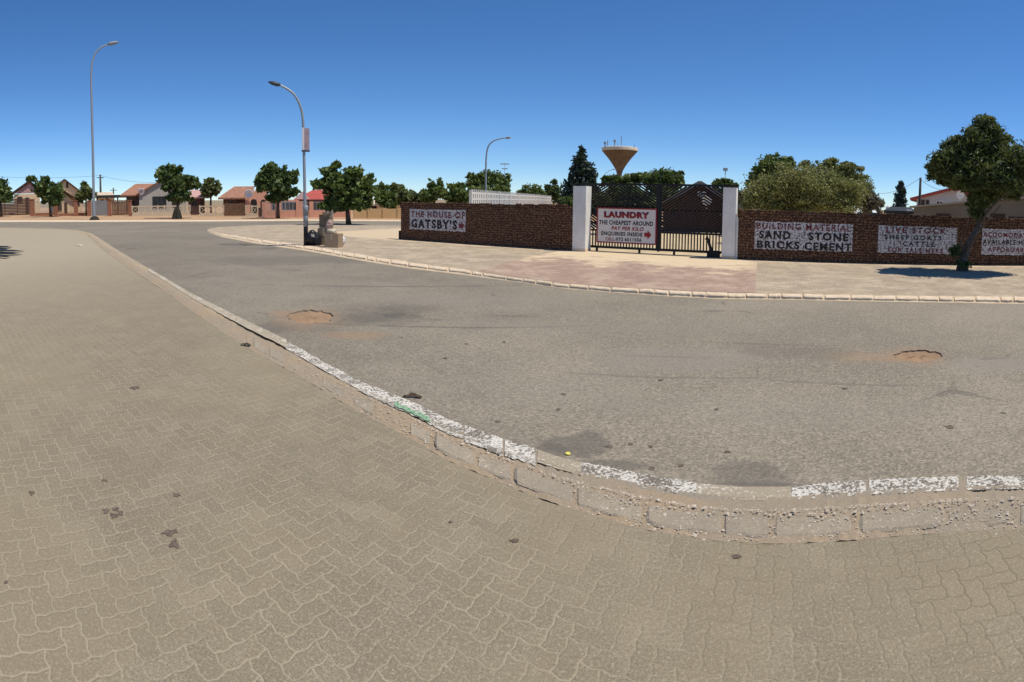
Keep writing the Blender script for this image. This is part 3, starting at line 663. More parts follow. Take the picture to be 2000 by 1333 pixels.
# gate motor at the foot of the right pillar
mo = wall_frame('gate_motor', 'low black gate motor box at the foot of the pillar behind the bars', 'motor', GO-0.26)
x0, x1 = WP(1381, 500, GO-.2)[0], WP(1406, 500, GO-.2)[0]
k = MB(); k.box(x0, x1, 0.0, 0.16, 0.0, 0.13); k.box(x0+0.03, x1-0.03, 0.02, 0.14, 0.13, 0.20); k.build('housing', M_BLACK, mo)
k = MB(); k.tube([(x0+0.13, 0.06, 0.18), (x0+0.04, 0.06, 0.45), (x0-0.02, 0.06, 0.62), (x0-0.06, 0.06, 0.52)], [0.05, 0.045, 0.04, 0.03], 8); k.build('arm', M_BLACK, mo)

# ------------------------------------------------------------------ plants
def scatter(blobs, n, size, clump=26, aspect=1.6, droop=0.0, spread=0.9, shell=0.42, lumps=16):
    """leaf faces spread in clumps through ellipsoids given as (centre, radii)"""
    sub = []
    for c, rad in blobs:                    # break every lobe into smaller uneven ones
        if not lumps: sub.append((c, rad)); continue
        sub.append((c, tuple(np.array(rad)*0.5)))
        for i in range(lumps):
            d = rng.normal(size=3); d /= np.linalg.norm(d); q = rng.uniform(.35, 1.1)**.8; f = rng.uniform(.12, .30)*(1.0 if q < .95 else .7)
            sub.append((tuple(np.array(c)+d*q*np.array(rad)*(1-f*.45)), tuple(np.array(rad)*f*np.array((1.1, 1.1, .85)))))
    blobs = sub
    vol = np.array([b[1][0]*b[1][1]*b[1][2] for b in blobs])**0.7; vol /= vol.sum()
    V = []; T = []
    for (c, rad), w in zip(blobs, vol):
        m = max(8, int(n*w)); nc = max(3, m//clump)
        d = rng.normal(size=(nc, 3)); d /= np.linalg.norm(d, axis=1)[:, None]
        cc = d*(rng.random(nc)**shell)[:, None]*np.array(rad)*0.95
        tone = rng.random(nc)
        idx = rng.integers(0, nc, m)
        sp = min(rad)*0.95*spread
        p = cc[idx]+np.clip(rng.normal(size=(m, 3)), -1.5, 1.5)*sp*np.array([1, 1, 0.75])+np.array(c)
        a = rng.normal(size=(m, 3)); a[:, 2] = a[:, 2]*(1-droop)-droop*1.2; a /= np.linalg.norm(a, axis=1)[:, None]
        b = np.cross(a, rng.normal(size=(m, 3))); b /= np.linalg.norm(b, axis=1)[:, None]
        s = size*rng.uniform(0.55, 1.4, m)[:, None]
        a = a*s*aspect/2; b = b*s/2
        V.append(np.stack([p-a, p+b*0.9-a*0.1, p+a, p-b*0.9-a*0.1], 1)); T.append(np.clip(tone[idx]*0.65+rng.random(m)*0.45, 0, 1))
    return np.concatenate(V), np.concatenate(T)
def leaf_object(name, V, T, m, parent):
    nf = len(V); me = bpy.data.meshes.new(name)
    me.vertices.add(nf*4); me.vertices.foreach_set('co', V.reshape(-1).astype('f'))
    me.loops.add(nf*4); me.loops.foreach_set('vertex_index', np.arange(nf*4, dtype='i'))
    me.polygons.add(nf); me.polygons.foreach_set('loop_start', np.arange(0, nf*4, 4, dtype='i'))
    me.update(calc_edges=True)
    at = me.attributes.new('tone', 'FLOAT', 'FACE'); at.data.foreach_set('value', T.astype('f'))
    me.materials.append(m)
    o = bpy.data.objects.new(name, me); COL.objects.link(o); o.parent = parent; return o
def tree(name, label, base, r, blobs, leaf, n, size, trunk_r=0.12, bark_m=None, group=None, cat='tree', limbs=None, bare=0, **kw):
    """BASE: photo column of the foot; BLOBS (column, row, half width, half height) of the crown at ground distance r"""
    bp = G(base, r); root = thing(name, label, cat, bp, 0, group); s = r/F
    vd = Vector((bp.x, bp.y, 0)).normalized(); bl_ = []
    for i, (cx, cy, rx, ry) in enumerate(blobs):
        q = Q(cx, cy, r)+vd*random.uniform(-.25, .25)*rx*s-bp
        bl_.append(((q.x, q.y, q.z), (rx*s, rx*s*0.9, ry*s)))
    V, T = scatter(bl_, n, size, **kw)
    V[..., 2] = np.maximum(V[..., 2], 0.02)
    k = MB(); allc = np.array([b[0] for b in bl_]); ctr = Vector(allc.mean(0)); lowz = min(b[0][2]-b[1][2] for b in bl_)
    fork = Vector((ctr.x*0.35, ctr.y*0.35, max(0.25, lowz+0.15*(ctr.z-lowz))))
    k.tube([(0,0,-.1), fork*0.5+Vector((random.uniform(-.03,.03), 0, 0)), fork], [trunk_r*1.35, trunk_r, trunk_r*0.8], 9)
    for c, rad in bl_:
        e = Vector(c); mid = fork.lerp(e, 0.5)+Vector((0, 0, 0.08*(e-fork).length))
        k.tube([fork*0.97, mid, e], [trunk_r*0.6, trunk_r*0.38, trunk_r*0.12], 6)
        for q in range(3+bare):
            d = Vector(rng.normal(size=3)); d.normalize(); d.z = abs(d.z)*0.8
            tip = e+Vector((d.x*rad[0], d.y*rad[1], d.z*rad[2]))*(0.8 if not bare else 1.12)
            k.tube([e.lerp(mid, .3), e.lerp(tip, .5)+Vector((0,0,.04*rad[2])), tip], [trunk_r*0.2, trunk_r*0.13, trunk_r*0.05], 4)
    k.build('trunk', bark_m or M_BARK, root, True)
    leaf_object('crown', V, T, leaf, root)
    return root
def rbase(px, py): return dist(P(px, py))
SG = 'street trees along the far road'
tree('street_tree', 'dark green street tree cut by the left edge of the picture', 2, rbase(2,424), [(0,372,20,22),(12,382,14,16),(-18,365,26,26)], M_LEAF, 2600, 0.34, 0.16, group=SG)
tree('street_tree', 'spreading dark street tree in front of the cream gabled house', 99, rbase(99,424), [(82,366,24,16),(98,378,26,20),(112,370,14,14),(60,350,14,5),(88,352,12,9),(106,392,16,9)], M_LEAF, 4200, 0.32, 0.14, group=SG)
tree('street_tree', 'bushy dark street tree standing in a planted mound before the grey house', 346, rbase(346,427), [(345,360,34,24),(330,338,24,16),(350,330,8,6),(370,356,20,14),(385,360,8,12),(350,385,26,14),(318,345,14,16)], M_LEAF, 5200, 0.27, 0.13, group=SG)
tree('street_tree', 'dense rounded street tree between the pink house and the tall lamp post', 543, rbase(543,427), [(540,362,36,24),(532,334,20,14),(560,345,20,20),(515,352,18,20),(573,376,12,10),(533,324,7,7),(545,385,26,12)], M_LEAF, 5600, 0.27, 0.14, group=SG)
tree('street_tree', 'wide street tree with an untidy top and a dark shadow behind the cardboard boxes', 681, rbase(681,437), [(672,370,46,32),(650,352,24,18),(690,345,24,22),(655,322,9,7),(645,336,16,10),(705,365,30,26),(725,376,14,20),(660,398,40,16),(700,398,34,14),(622,362,14,14)], M_LEAFM, 8200, 0.25, 0.15, group=SG)
tree('street_tree', 'slim mid green street tree in front of the tan wall', 751, rbase(751,426), [(748,388,18,18),(745,370,12,14),(762,392,14,16)], M_LEAFM, 2000, 0.27, 0.12, group=SG)
# planted mound round the foot of the third tree
q = P(346, 428); k = MB().lathe([(0.48, -0.05), (0.44, 0.2), (0.36, 0.5), (0.27, 0.8), (0.15, 1.05)], 14, flute=0.2)
tag(k.build('tree_collar', plain('dark_mound', (0.03, 0.028, 0.02), 0.95, 0.4, 9), loc=q), 'dark tapering collar round the foot of the tree before the grey house', 'collar')
tree('garden_tree', 'small pale green tree between the cream house and the lamp post', 168, 62, [(168,374,14,12),(160,382,12,12),(178,380,9,12),(164,362,6,7)], M_LEAFL, 2200, 0.3, 0.1)
tree('garden_tree', 'light green garden tree beside the brown tiled roof', 412, 62, [(412,366,18,15),(402,376,12,14),(422,370,11,12),(410,353,8,7)], M_LEAFL, 2400, 0.3, 0.12)
YG = 'trees beyond the dark brick wall'
tree('garden_tree', 'pale feathery tree with bare twigs left of the wall notice', 785, 50, [(778,378,18,22),(795,385,18,18),(770,368,9,12)], M_LEAFL, 2200, 0.28, 0.1, group=YG, bare=4)
tree('garden_tree', 'thin twiggy tree with bare upright branches above the wall notice', 848, 46, [(838,384,24,16),(858,378,20,18),(842,362,8,12),(860,358,6,12)], M_LEAFM, 2200, 0.24, 0.1, group=YG, bare=7)
tree('garden_tree', 'low grey green bush between the twiggy trees above the wall', 815, 48, [(815,388,22,14),(822,398,26,12)], M_LEAFL, 1800, 0.26, 0.1, group=YG, bare=3)
tree('garden_tree', 'dark bushy tree left of the large round tree above the wall', 893, 44, [(890,372,16,18),(902,384,18,18),(884,388,14,14)], M_LEAFM, 2600, 0.24, 0.12, group=YG)
tree('garden_tree', 'large round green tree behind the white palisade fence', 950, 62, [(945,350,34,20),(972,352,26,20),(930,362,24,22),(985,368,14,18),(950,378,46,22),(920,345,12,8)], M_LEAFM, 7000, 0.23, 0.18, group=YG)
tree('garden_tree', 'low round tree behind the far end of the white fence', 1040, 74, [(1038,374,22,18),(1022,380,14,14),(1050,384,20,14)], M_LEAFM, 3000, 0.23, 0.14, group=YG)
tree('garden_tree', 'glossy dark tree between the white fence and the conifer', 1082, 76, [(1080,372,16,20),(1070,382,14,16),(1092,386,10,16),(1082,356,8,6)], M_LEAF, 2800, 0.23, 0.14, group=YG)
tree('garden_tree', 'small bush showing between the conifer and the left gate pillar', 1104, 40, [(1104,392,12,10),(1112,398,12,8)], M_LEAFM, 900, 0.22, 0.08, group=YG)
# conifer: whorls of hanging sprays
r_ = 58.0; bp = G(1134, r_); root = thing('conifer', 'tall dark blue green conifer left of the water tower', 'tree', bp, 0)
zt_ = H(1133, 285, r_); s = r_/F; MB().tube([(0,0,-.1), (0,0,zt_*.6), (0,0,zt_)], [0.28, 0.16, 0.03], 8).build('trunk', M_BARK, root, True)
bb = []
for i in range(46):
    f = i/45; z = 0.8+(zt_-1.0)*f; w = (38*s)*(1-f)**0.9*random.uniform(.7, 1.1)+0.12
    a = i*2.4; bb.append(((w*.55*math.cos(a), w*.55*math.sin(a), z), (w*.55, w*.55, 0.42)))
bb.append(((0.85, 0.1, zt_*0.55), (0.5, 0.5, 1.0)))
bb += [((0,0,zt_-.3), (.12,.12,.4))]
V, T = scatter(bb, 9000, 0.24, 18, 2.4, 0.35, lumps=0); leaf_object('crown', V, T, M_CONE, root)
tree('garden_tree', 'broad flat topped tree behind the left half of the gate', 1225, 58, [(1200,352,24,9),(1230,350,26,10),(1255,345,20,12),(1185,358,14,8),(1220,375,44,22)], M_LEAFM, 4600, 0.28, 0.2, group=YG)
tree('garden_tree', 'tall rounded tree behind the middle of the gate', 1300, 56, [(1298,345,34,20),(1320,352,26,16),(1275,352,18,14),(1300,375,46,22)], M_LEAF, 5600, 0.28, 0.2, group=YG)
tree('garden_tree', 'small tufted tree below the floodlight mast', 1415, 52, [(1412,356,20,8),(1425,362,16,9),(1398,362,10,7)], M_LEAFM, 1700, 0.26, 0.12, group=YG)
tree('garden_tree', 'thin silver grey tree beside the right gate pillar', 1450, 32, [(1448,382,10,14),(1456,394,12,14),(1446,402,10,10)], leafm('silver_leaf', (0.09, 0.10, 0.075), (0.2, 0.21, 0.16)), 1500, 0.16, 0.07, M_BARKG, group=YG, bare=3)
tree('thorn_tree', 'tall dark crowned tree behind the building material notice', 1510, 27, [(1507,328,32,27),(1490,348,28,26),(1530,345,30,28),(1475,365,18,22),(1540,320,16,12),(1505,310,14,10)], M_LEAFM, 14000, 0.10, 0.16, group=YG)
tree('thorn_tree', 'wide round topped thorn tree left of the white car', 1620, 25, [(1585,338,36,24),(1620,332,40,22),(1655,342,36,26),(1610,365,52,34),(1682,368,24,28),(1555,360,36,32)], leafm('thorn_leaf', (0.10, 0.115, 0.034), (0.35, 0.345, 0.13)), 34000, 0.07, 0.16, group=YG)
tree('thorn_tree', 'pale olive thorn bush low along the top of the wall', 1545, 22, [(1495,376,40,38),(1545,362,44,40),(1600,366,46,40),(1650,382,40,34),(1468,392,18,26),(1580,398,60,20),(1520,395,50,22),(1640,400,50,18)], M_ACACIA, 44000, 0.058, 0.12, M_BARKG, group=YG, bare=5, spread=1.3)
tree('thorn_tree', 'sparse grey thorn bush with dusty mauve tips above the live stock corner', 1695, 23, [(1692,392,24,24),(1712,398,15,18),(1680,382,18,20)], leafm('mauve_leaf', (0.09, 0.075, 0.06), (0.24, 0.20, 0.17)), 3600, 0.085, 0.09, M_BARKG, group=YG, bare=6)
r_ = 48.0; bp = G(1758, r_); root = thing('cypress', 'slim dark cypress behind the sheds left of the wooden pole', 'tree', bp, 0); z1 = H(1758, 355, r_)
MB().tube([(0,0,-.1), (0,0,z1*.9)], [0.1, 0.03], 6).build('trunk', M_BARK, root)
V, T = scatter(lumps=0, n=2200, size=0.16, clump=20, aspect=2.2, droop=-0.5, blobs=[((0,0,z1*f), (0.34*(1-f)**.5+.04, 0.34*(1-f)**.5+.04, z1*.12)) for f in (.3,.42,.54,.66,.78,.88,.95)]+[((.35,.1,z1*.72), (.12,.12,.3))]); leaf_object('crown', V, T, M_CONE, root)

# the leaning street tree on the right
r_ = rbase(1880, 529); bp = G(1880, r_)
root = thing('leaning_tree', 'leaning dark olive green tree on the pavement between the last two notices', 'tree', bp, 0); s = r_/F
def L(px, py, d=0.0):
    q = Q(px, py, r_-d*0.9)-bp; return q
k = MB()
main = [L(1879,532), L(1882,505), L(1889,484,.05), L(1900,462,.1), L(1911,445,.1), L(1918,420,.05), L(1923,398)]
k.tube(main, [0.19, 0.13, 0.105, 0.095, 0.088, 0.075, 0.06], 10)
for pts, r0 in (([L(1913,441,.1), L(1928,415,.2), L(1943,398,.3), L(1965,378,.4), L(1985,345,.5)], 0.055), ([L(1921,402), L(1905,375,-.2), L(1885,350,-.3), L(1850,325,-.2)], 0.045),
                ([L(1923,398), L(1930,360,.1), L(1928,310,.2), L(1925,265,.1)], 0.05), ([L(1885,495,.1), L(1893,470,.25), L(1912,452,.4), L(1935,425,.5), L(1955,400,.6)], 0.04), ([L(1878,520), L(1868,497,.15), L(1862,480,.2)], 0.03),
                ([L(1881,515,.1), L(1874,490,.2), L(1880,465,.3), L(1893,430,.3)], 0.028), ([L(1911,445), L(1903,420,-.2), L(1898,395,-.3), L(1870,360,-.4)], 0.035), ([L(1923,398), L(1945,360,-.4), L(1960,310,-.5)], 0.04)):
    k.tube(pts, [r0*(1-0.75*i/(len(pts)-1)) for i in range(len(pts))], 7)
k.build('trunk', M_BARKG, root, True)
bb = []
for (cx, cy, rx, ry, dd) in ((1926,262,34,30,0),(1905,285,40,32,.3),(1880,305,46,34,-.2),(1850,322,38,28,.3),(1945,300,46,38,-.5),(1985,318,46,42,.2),(2010,345,40,38,-.3),(1840,342,28,20,-.3),(1900,335,60,34,.5),(1945,345,60,36,.4),(1875,352,42,22,-.4),(1925,372,48,22,0),(1965,368,40,24,-.3),(1912,392,30,16,.2),(1906,418,14,14,.2),(1822,330,16,12,0),(1925,240,18,12,.1),(1868,280,22,16,.1)):
    q = L(cx, cy, dd); bb.append(((q.x, q.y, q.z), (rx*s, rx*s, ry*s)))
V, T = scatter(bb, 62000, 0.050, 22, 3.0, 0.45, 1.1, 0.38, lumps=14); leaf_object('crown', V, T, M_OLIVE, root)
V, T = scatter([(tuple(L(1866,488,.2)), (.16,.16,.22)), (tuple(L(1880,515,.15)), (.2,.2,.16))], 500, 0.05, 14, 2.6, 0.2); leaf_object('basal_shoots', V, T, M_OLIVE, root)

# dark leaf shapes standing in for an unseen tree's shadow at the left edge
bp = P(8, 491); root = thing('leaf_shadow', 'dark leaf shapes drawn as a tree shadow on the paving at the left edge', 'shadow', bp, 0)
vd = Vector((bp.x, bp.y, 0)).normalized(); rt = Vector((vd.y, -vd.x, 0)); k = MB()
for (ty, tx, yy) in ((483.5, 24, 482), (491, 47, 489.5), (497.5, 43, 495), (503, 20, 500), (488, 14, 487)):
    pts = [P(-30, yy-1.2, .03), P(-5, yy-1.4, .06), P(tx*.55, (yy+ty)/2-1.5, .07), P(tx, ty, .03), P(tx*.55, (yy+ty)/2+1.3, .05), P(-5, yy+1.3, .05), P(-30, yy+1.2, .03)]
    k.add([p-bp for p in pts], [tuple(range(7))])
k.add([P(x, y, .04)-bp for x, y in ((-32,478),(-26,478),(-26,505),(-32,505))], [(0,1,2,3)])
k.build('shadow_fingers', plain('shadow_tone', (0.02, 0.022, 0.016), 0.6), root).modifiers.new('t', 'SOLIDIFY').thickness = 0.01

# ------------------------------------------------------------------ street furniture
def lamp_tube(name, pts, rad, n=10): return MB().tube(pts, rad, n)
def bez(pts, n=6):                                           # Catmull-Rom through points
    pts = [Vector(p) for p in pts]; out = []
    for i in range(len(pts)-1):
        p0 = pts[max(i-1,0)]; p1 = pts[i]; p2 = pts[i+1]; p3 = pts[min(i+2,len(pts)-1)]
        for k_ in range(n):
            t = k_/n; out.append(0.5*((2*p1)+(p2-p0)*t+(2*p0-5*p1+4*p2-p3)*t*t+(3*p1-p0-3*p2+p3)*t**3))
    return out+[pts[-1]]
def street_lamp(label, base, r, path, r0, r1, head, sleeve=None, group='street lamps'):
    bp = G(base, r); t = thing('street_lamp', label, 'street lamp', bp, 0, group)
    pts = bez([Vector((0,0,-.1))]+[Q(x, y, r)-bp for x, y in path]); n_ = len(pts)
    MB().tube(pts, [r0+(r1-r0)*i/(n_-1) for i in range(n_)], 10).build('pole', M_STEEL, t, True)
    if head:
        (xa, ya), (xb, yb), th = head; a = Q(xa, ya, r)-bp; b = Q(xb, yb, r)-bp; d = (b-a)
        k = MB(); k.tube([a, a+d*.25, a+d*.7, b], [th*.5, th, th*.9, th*.3], 8)
        k.build('lamp_head', plain('lamp_housing', (0.25, 0.26, 0.27), 0.5), t, True)
    if sleeve:
        for z0, z1, rr_, m in sleeve: MB().lathe([(rr_, z0), (rr_, z1), (rr_*.85, z1+.03)], 12).build('sleeve', m, t, True)
    return t
r1_ = rbase(184, 430)
street_lamp('tall grey lamp post on the far verge near the cream house', 184, r1_, [(183.3,400),(181.5,300),(179,200),(178,150),(181,118),(192,97),(212,86)], 0.13, 0.06, ((210,86.5),(232,82),0.16))
k = MB().lathe([(0.5, -0.02), (0.42, 0.12), (0.3, 0.28), (0.13, 0.34)], 12); tag(k.build('pole_collar', plain('dark_mound', (0,0,0)), loc=G(184, r1_)), 'low dark heap round the foot of the tall lamp post', 'collar')
r2_ = rbase(597, 479.5)
M_DK = plain('dark_steel', (0.06, 0.07, 0.085), 0.45)
lp = street_lamp('grey curved lamp post with a small banner beside the rubbish and boxes', 597, r2_, [(597,470),(596,440),(595,360),(593.5,290),(592,240),(588,212),(577,188),(563,175),(546,166)], 0.062, 0.035, ((548,166.5),(524,160),0.075),
    [(0.0, 0.62, 0.078, M_BLACK), (0.65, 1.05, 0.085, M_STEEL), (1.05, 1.35, 0.095, M_STEEL)])
lp.children[0].data.materials[0] = M_DK
r3_ = 40.0
street_lamp('thin curved lamp post rising out of the round tree', 949, r3_, [(949,380),(949,330),(950.5,300),(955,284),(965,275),(980,270.5),(990,269.5)], 0.075, 0.04, ((988,269.7),(998,268.5),0.09))
street_lamp('faint curved lamp post in front of the water tower stem', 1177, 90, [(1177,380),(1177,350),(1181,341),(1190,334),(1198,331)], 0.06, 0.035, ((1196,331.5),(1204,330),0.08))
b0 = Q(595, 273, r2_); vd = Vector((b0.x, b0.y, 0)).normalized(); az = math.atan2(vd.x, vd.y)
bn = thing('pole_banner', 'small faded white and pink banner strapped to the curved lamp post', 'banner', (b0.x, b0.y, 0), -az+0.25)
hz0, hz1 = H(595, 296, r2_), H(595, 250, r2_); wp = r2_/F
MB().box(-0.115, -0.03, -0.075, -0.06, hz0, hz1).build('board', plain('faded_white', (0.55, 0.52, 0.55), 0.6, 0.1, 3), bn)
MB().box(-0.028, 0.15, -0.078, -0.06, hz0+.05, hz1-.02).build('print', plain('faded_pink', (0.30, 0.22, 0.24), 0.6, 0.25, 5), bn)
MB().box(-0.12, 0.16, -0.085, -0.045, hz0-.02, hz0+.045).build('lower_batten', M_DK, bn)
# rubbish at the lamp post
def at_ground(px, py): return P(px, py)
CB = plain('cardboard', (0.33, 0.235, 0.15), 0.9, 0.12, 5)
CBD = plain('damp_cardboard', (0.23, 0.17, 0.11), 0.9, 0.2, 5)
TAPE = plain('packing_tape', (0.42, 0.34, 0.24), 0.4)
def carton(label, px, py, w, d, h, z, rz, m, opened=False, dy=0.0):
    b = at_ground(px, py); vd = Vector((b.x, b.y, 0)).normalized(); az = math.atan2(vd.x, vd.y); b = b+vd*(dy)
    t = thing('cardboard_box', label, 'box', (b.x, b.y, z), -az+rz, 'cardboard boxes by the lamp post')
    k = MB(); k.box(-w/2, w/2, 0, d, 0, h-0.006, j=0.006); k.build('carton', m, t)
    k = MB()
    if opened:
        k.slab((-w/2, 0, h), (w/2, 0, h), (w/2*.9, -0.10, h+.05), (-w/2*.9, -0.10, h+.05), 0.006)
        k.build('flap', m, t); k = MB()
        k.slab((-w/2, d, h), (w/2, d, h), (w/2*.9, d+.02, h+.13), (-w/2*.9, d+.02, h+.13), 0.006)
        k.build('flap', m, t)
    else:
        k.box(-w/2-.001, w/2+.001, d/2-.025, d/2+.025, h-.004, h+.001); k.box(-0.03, 0.03, -0.008, 0.0, h*.55, h-.004); k.build('tape', TAPE, t)
    return t
s2 = r2_/F
carton('brown sealed cardboard box lowest and nearest the kerb', 647, 484, 0.50, 0.40, 0.46, 0, -0.45, CB)
carton('taller damp cardboard box on the ground behind the sealed one', 632, 481, 0.44, 0.36, 0.58, 0, -0.30, CBD, False, 0.35)
carton('open dark cardboard box on top of the damp box', 635, 481, 0.42, 0.36, 0.42, 0.60, -0.25, CBD, True, 0.36)
def crumpled(name, label, cat, px, py, rx, ry, rz_, z, m, seed, amp=0.25, dy=0.0, group=None, neck=False):
    b = at_ground(px, py); vd = Vector((b.x, b.y, 0)).normalized(); b = b+vd*dy; b.z = z
    rr = np.random.default_rng(seed); k = MB(); nu, nv = 20, 12
    dirs = rr.normal(size=(14, 3)); dirs /= np.linalg.norm(dirs, axis=1)[:, None]; am = rr.uniform(-amp, amp, 14)
    for i in range(nv+1):
        th = math.pi*i/nv
        for j in range(nu):
            ph_ = 2*math.pi*j/nu; d = np.array([math.sin(th)*math.cos(ph_), math.sin(th)*math.sin(ph_), math.cos(th)])
            q = 1+sum(a*max(0, float(d@v))**5 for a, v in zip(am, dirs))+rr.normal()*amp*0.12
            z_ = d[2]*rz_*q; z_ = max(z_, -rz_*0.85)
            if neck and d[2] > .9: z_ *= 1.22
            k.v.append((d[0]*rx*q, d[1]*ry*q, z_+rz_*0.85))
    k.f = [(i*nu+j, (i+1)*nu+j, (i+1)*nu+(j+1) % nu, i*nu+(j+1) % nu) for i in range(nv) for j in range(nu)]
    return tag(k.build(name, m, loc=b), label, cat, group)
BAG = plain('black_plastic', (0.012, 0.012, 0.016), 0.42, 0.3)
crumpled('rubbish_bag', 'full black rubbish bag against the foot of the lamp post', 'bag', 608.5, 480, 0.22, 0.24, 0.26, 0, BAG, 3, 0.3, 0.12, None, True)
crumpled('rubbish_bag', 'narrow black rubbish bag squeezed between the full bag and the boxes', 'bag', 620.5, 481, 0.13, 0.18, 0.24, 0, BAG, 5, 0.3, 0.25)
crumpled('plastic_bag', 'bulging white plastic bag with a dark lower half right of the boxes', 'bag', 666, 478.5, 0.16, 0.16, 0.17, 0, plain('white_plastic', (0.72, 0.70, 0.70), 0.4, 0.2, 9), 8, 0.3, 0.0)
crumpled('plastic_bag', 'clear yellowish plastic bag slumped on the sealed box', 'bag', 648, 484, 0.17, 0.12, 0.10, 0.455, plain('yellowish_plastic', (0.52, 0.44, 0.32), 0.35, 0.25, 8), 9, 0.35, 0.18)
crumpled('plastic_bag', 'pale bag with red print leaning on the open box', 'bag', 644.5, 484, 0.085, 0.07, 0.20, 0.56, plain('printed_plastic', (0.36, 0.25, 0.21), 0.55, 0.7, 11), 12, 0.5, 0.26)
b = at_ground(641, 482); vd = Vector((b.x, b.y, 0)).normalized(); k = MB(); rr = random.Random(4)
for i in range(12):
    c = Vector((rr.uniform(-.14, .16), rr.uniform(-.1, .1), rr.uniform(0, .05))); a = rr.uniform(-.5, .6); Ln = rr.uniform(.08, .27); w = rr.uniform(.015, .04); t_ = rr.uniform(-.5, .5)
    d = Vector((math.sin(a), rr.uniform(-.3, .3), math.cos(a))); sd = Vector((math.cos(t_), math.sin(t_), 0))
    p = [c-sd*w, c+sd*w, c+d*Ln*.5+sd*w*1.2+Vector((0,.03,0)), c+d*Ln+sd*w*.5, c+d*Ln*.9-sd*w*.8, c+d*Ln*.45-sd*w*1.1]
    k.add(p, [(0,1,2,5), (5,2,3,4)])
o = tag(k.build('waste_paper', plain('grey_paper', (0.30, 0.24, 0.19), 0.8, 0.7, 12), loc=(b+vd*.52)+Vector((0, 0, 0.96))), 'torn paper and plastic sticking up out of the open box', 'paper')
o.modifiers.new('t', 'SOLIDIFY').thickness = 0.004

# masts, poles, wires
def mast(name, label, base, r, top, rad, cat, m, arms=()):
    bp = G(base, r); t = thing(name, label, cat, bp, 0); h = H(base, top, r)
    MB().tube([(0,0,-.1), (0,0,h*.5), (0,0,h)], [rad*1.3, rad, rad*.75], 8).build('pole', m, t, True)
    for (z, w) in arms: MB().box(-w, w, -.05, .05, h-z-.06, h-z+.06).build('crossarm', m, t).rotation_euler = (0, 0, -(base-1000)/F)
    return t, h
WOOD = plain('weathered_pole', (0.07, 0.06, 0.055), 0.9)
mast('utility_pole', 'dark wooden utility pole behind the lamp post and the brick fence', 197, 85, 341, 0.17, 'pole', WOOD, ((.5,.55),))
mast('utility_pole', 'short distant utility pole left of the brown hipped roof', 222, 110, 367, 0.16, 'pole', WOOD, ((.5,.7),))
mast('utility_pole', 'leaning dark pole in front of the red roofed white house', 1796, 36, 347, 0.10, 'pole', WOOD)
mast('antenna_mast', 'thin antenna mast right of the round tree', 985, 75, 317, 0.045, 'mast', M_STEEL, ((.25,.65),(.9,.4)))
t, h = mast('light_mast', 'tall mast with a square floodlight head right of the gate', 1415, 110, 333, 0.12, 'mast', M_STEEL)
MB().box(-.38, .38, -.3, .3, h-.1, h+.5).build('lamp_head', M_STEEL, t)
def wire(label, a, b, sag, rad):
    pts = [a.lerp(b, i/14)-Vector((0,0,sag*4*(i/14)*(1-i/14))) for i in range(15)]
    tag(MB().tube(pts, rad, 5).build('overhead_wire', WOOD), label, 'wire', 'overhead wires')
wire('thin overhead wire running left from the dark utility pole', Q(-60, 341, 85), Q(197, 343, 85), 0.5, 0.018)
wire('thin overhead wire running right from the dark utility pole to the grey house', Q(197, 343, 85), Q(318, 356, 75), 0.4, 0.018)
wire('thin wire running from the red roofed house pole towards the thorn trees', Q(1796, 349, 36), Q(1715, 378, 46), 0.3, 0.012)
wire('thin wire dropping from the pole into the leaning tree', Q(1796, 349, 36), Q(1850, 372, 34), 0.2, 0.012)

# ------------------------------------------------------------------ water tower
r_ = 280.0; bp = G(1208.5, r_); s = r_/F; tw = thing('water_tower', 'brown funnel shaped concrete water tower on the skyline', 'water tower', bp, 0)
def tz(py): return H(1209, py, r_)
M_CONC = plain('brown_concrete', (0.20, 0.12, 0.068), 0.9, 0.3, 0.25)
MB().lathe([(4.6*s, 0), (4.6*s, tz(345)), (4.9*s, tz(341)), (6.6*s, tz(334)), (10.3*s, tz(327)), (15.5*s, tz(319)), (22.5*s, tz(309.5)), (29*s, tz(302)), (34.6*s, tz(295.5))], 56, flute=0.022).build('bowl', M_CONC, tw)
MB().lathe([(34.2*s, tz(295.5)), (35.4*s, tz(294.5)), (35.4*s, tz(289.6)), (34.0*s, tz(288.8)), (5*s, tz(287.2))], 64).build('rim', plain('cream_concrete', (0.72, 0.60, 0.46), 0.9, 0.1, 0.3), tw)
for px, y0, y1, w in ((1180,280,290,.28),(1185,277,290,.22),(1198.5,276,289,.3),(1211,269,289,.2),(1204,282,289,.14),(1236,283,290,.1)):
    q = (px-1208.5)*s; dv = Vector((bp.x, bp.y, 0)).normalized(); rt = Vector((dv.y, -dv.x, 0)); c = rt*q-dv*6
    k = MB(); k.tube([(c.x, c.y, tz(y1)-.3), (c.x, c.y, tz(y0))], w, 6)
    if w > .25: k.tube([(c.x, c.y, tz(y0)-1.2), (c.x, c.y, tz(y0))], w*2.2, 6)
    k.build('antenna', M_STEEL, tw)

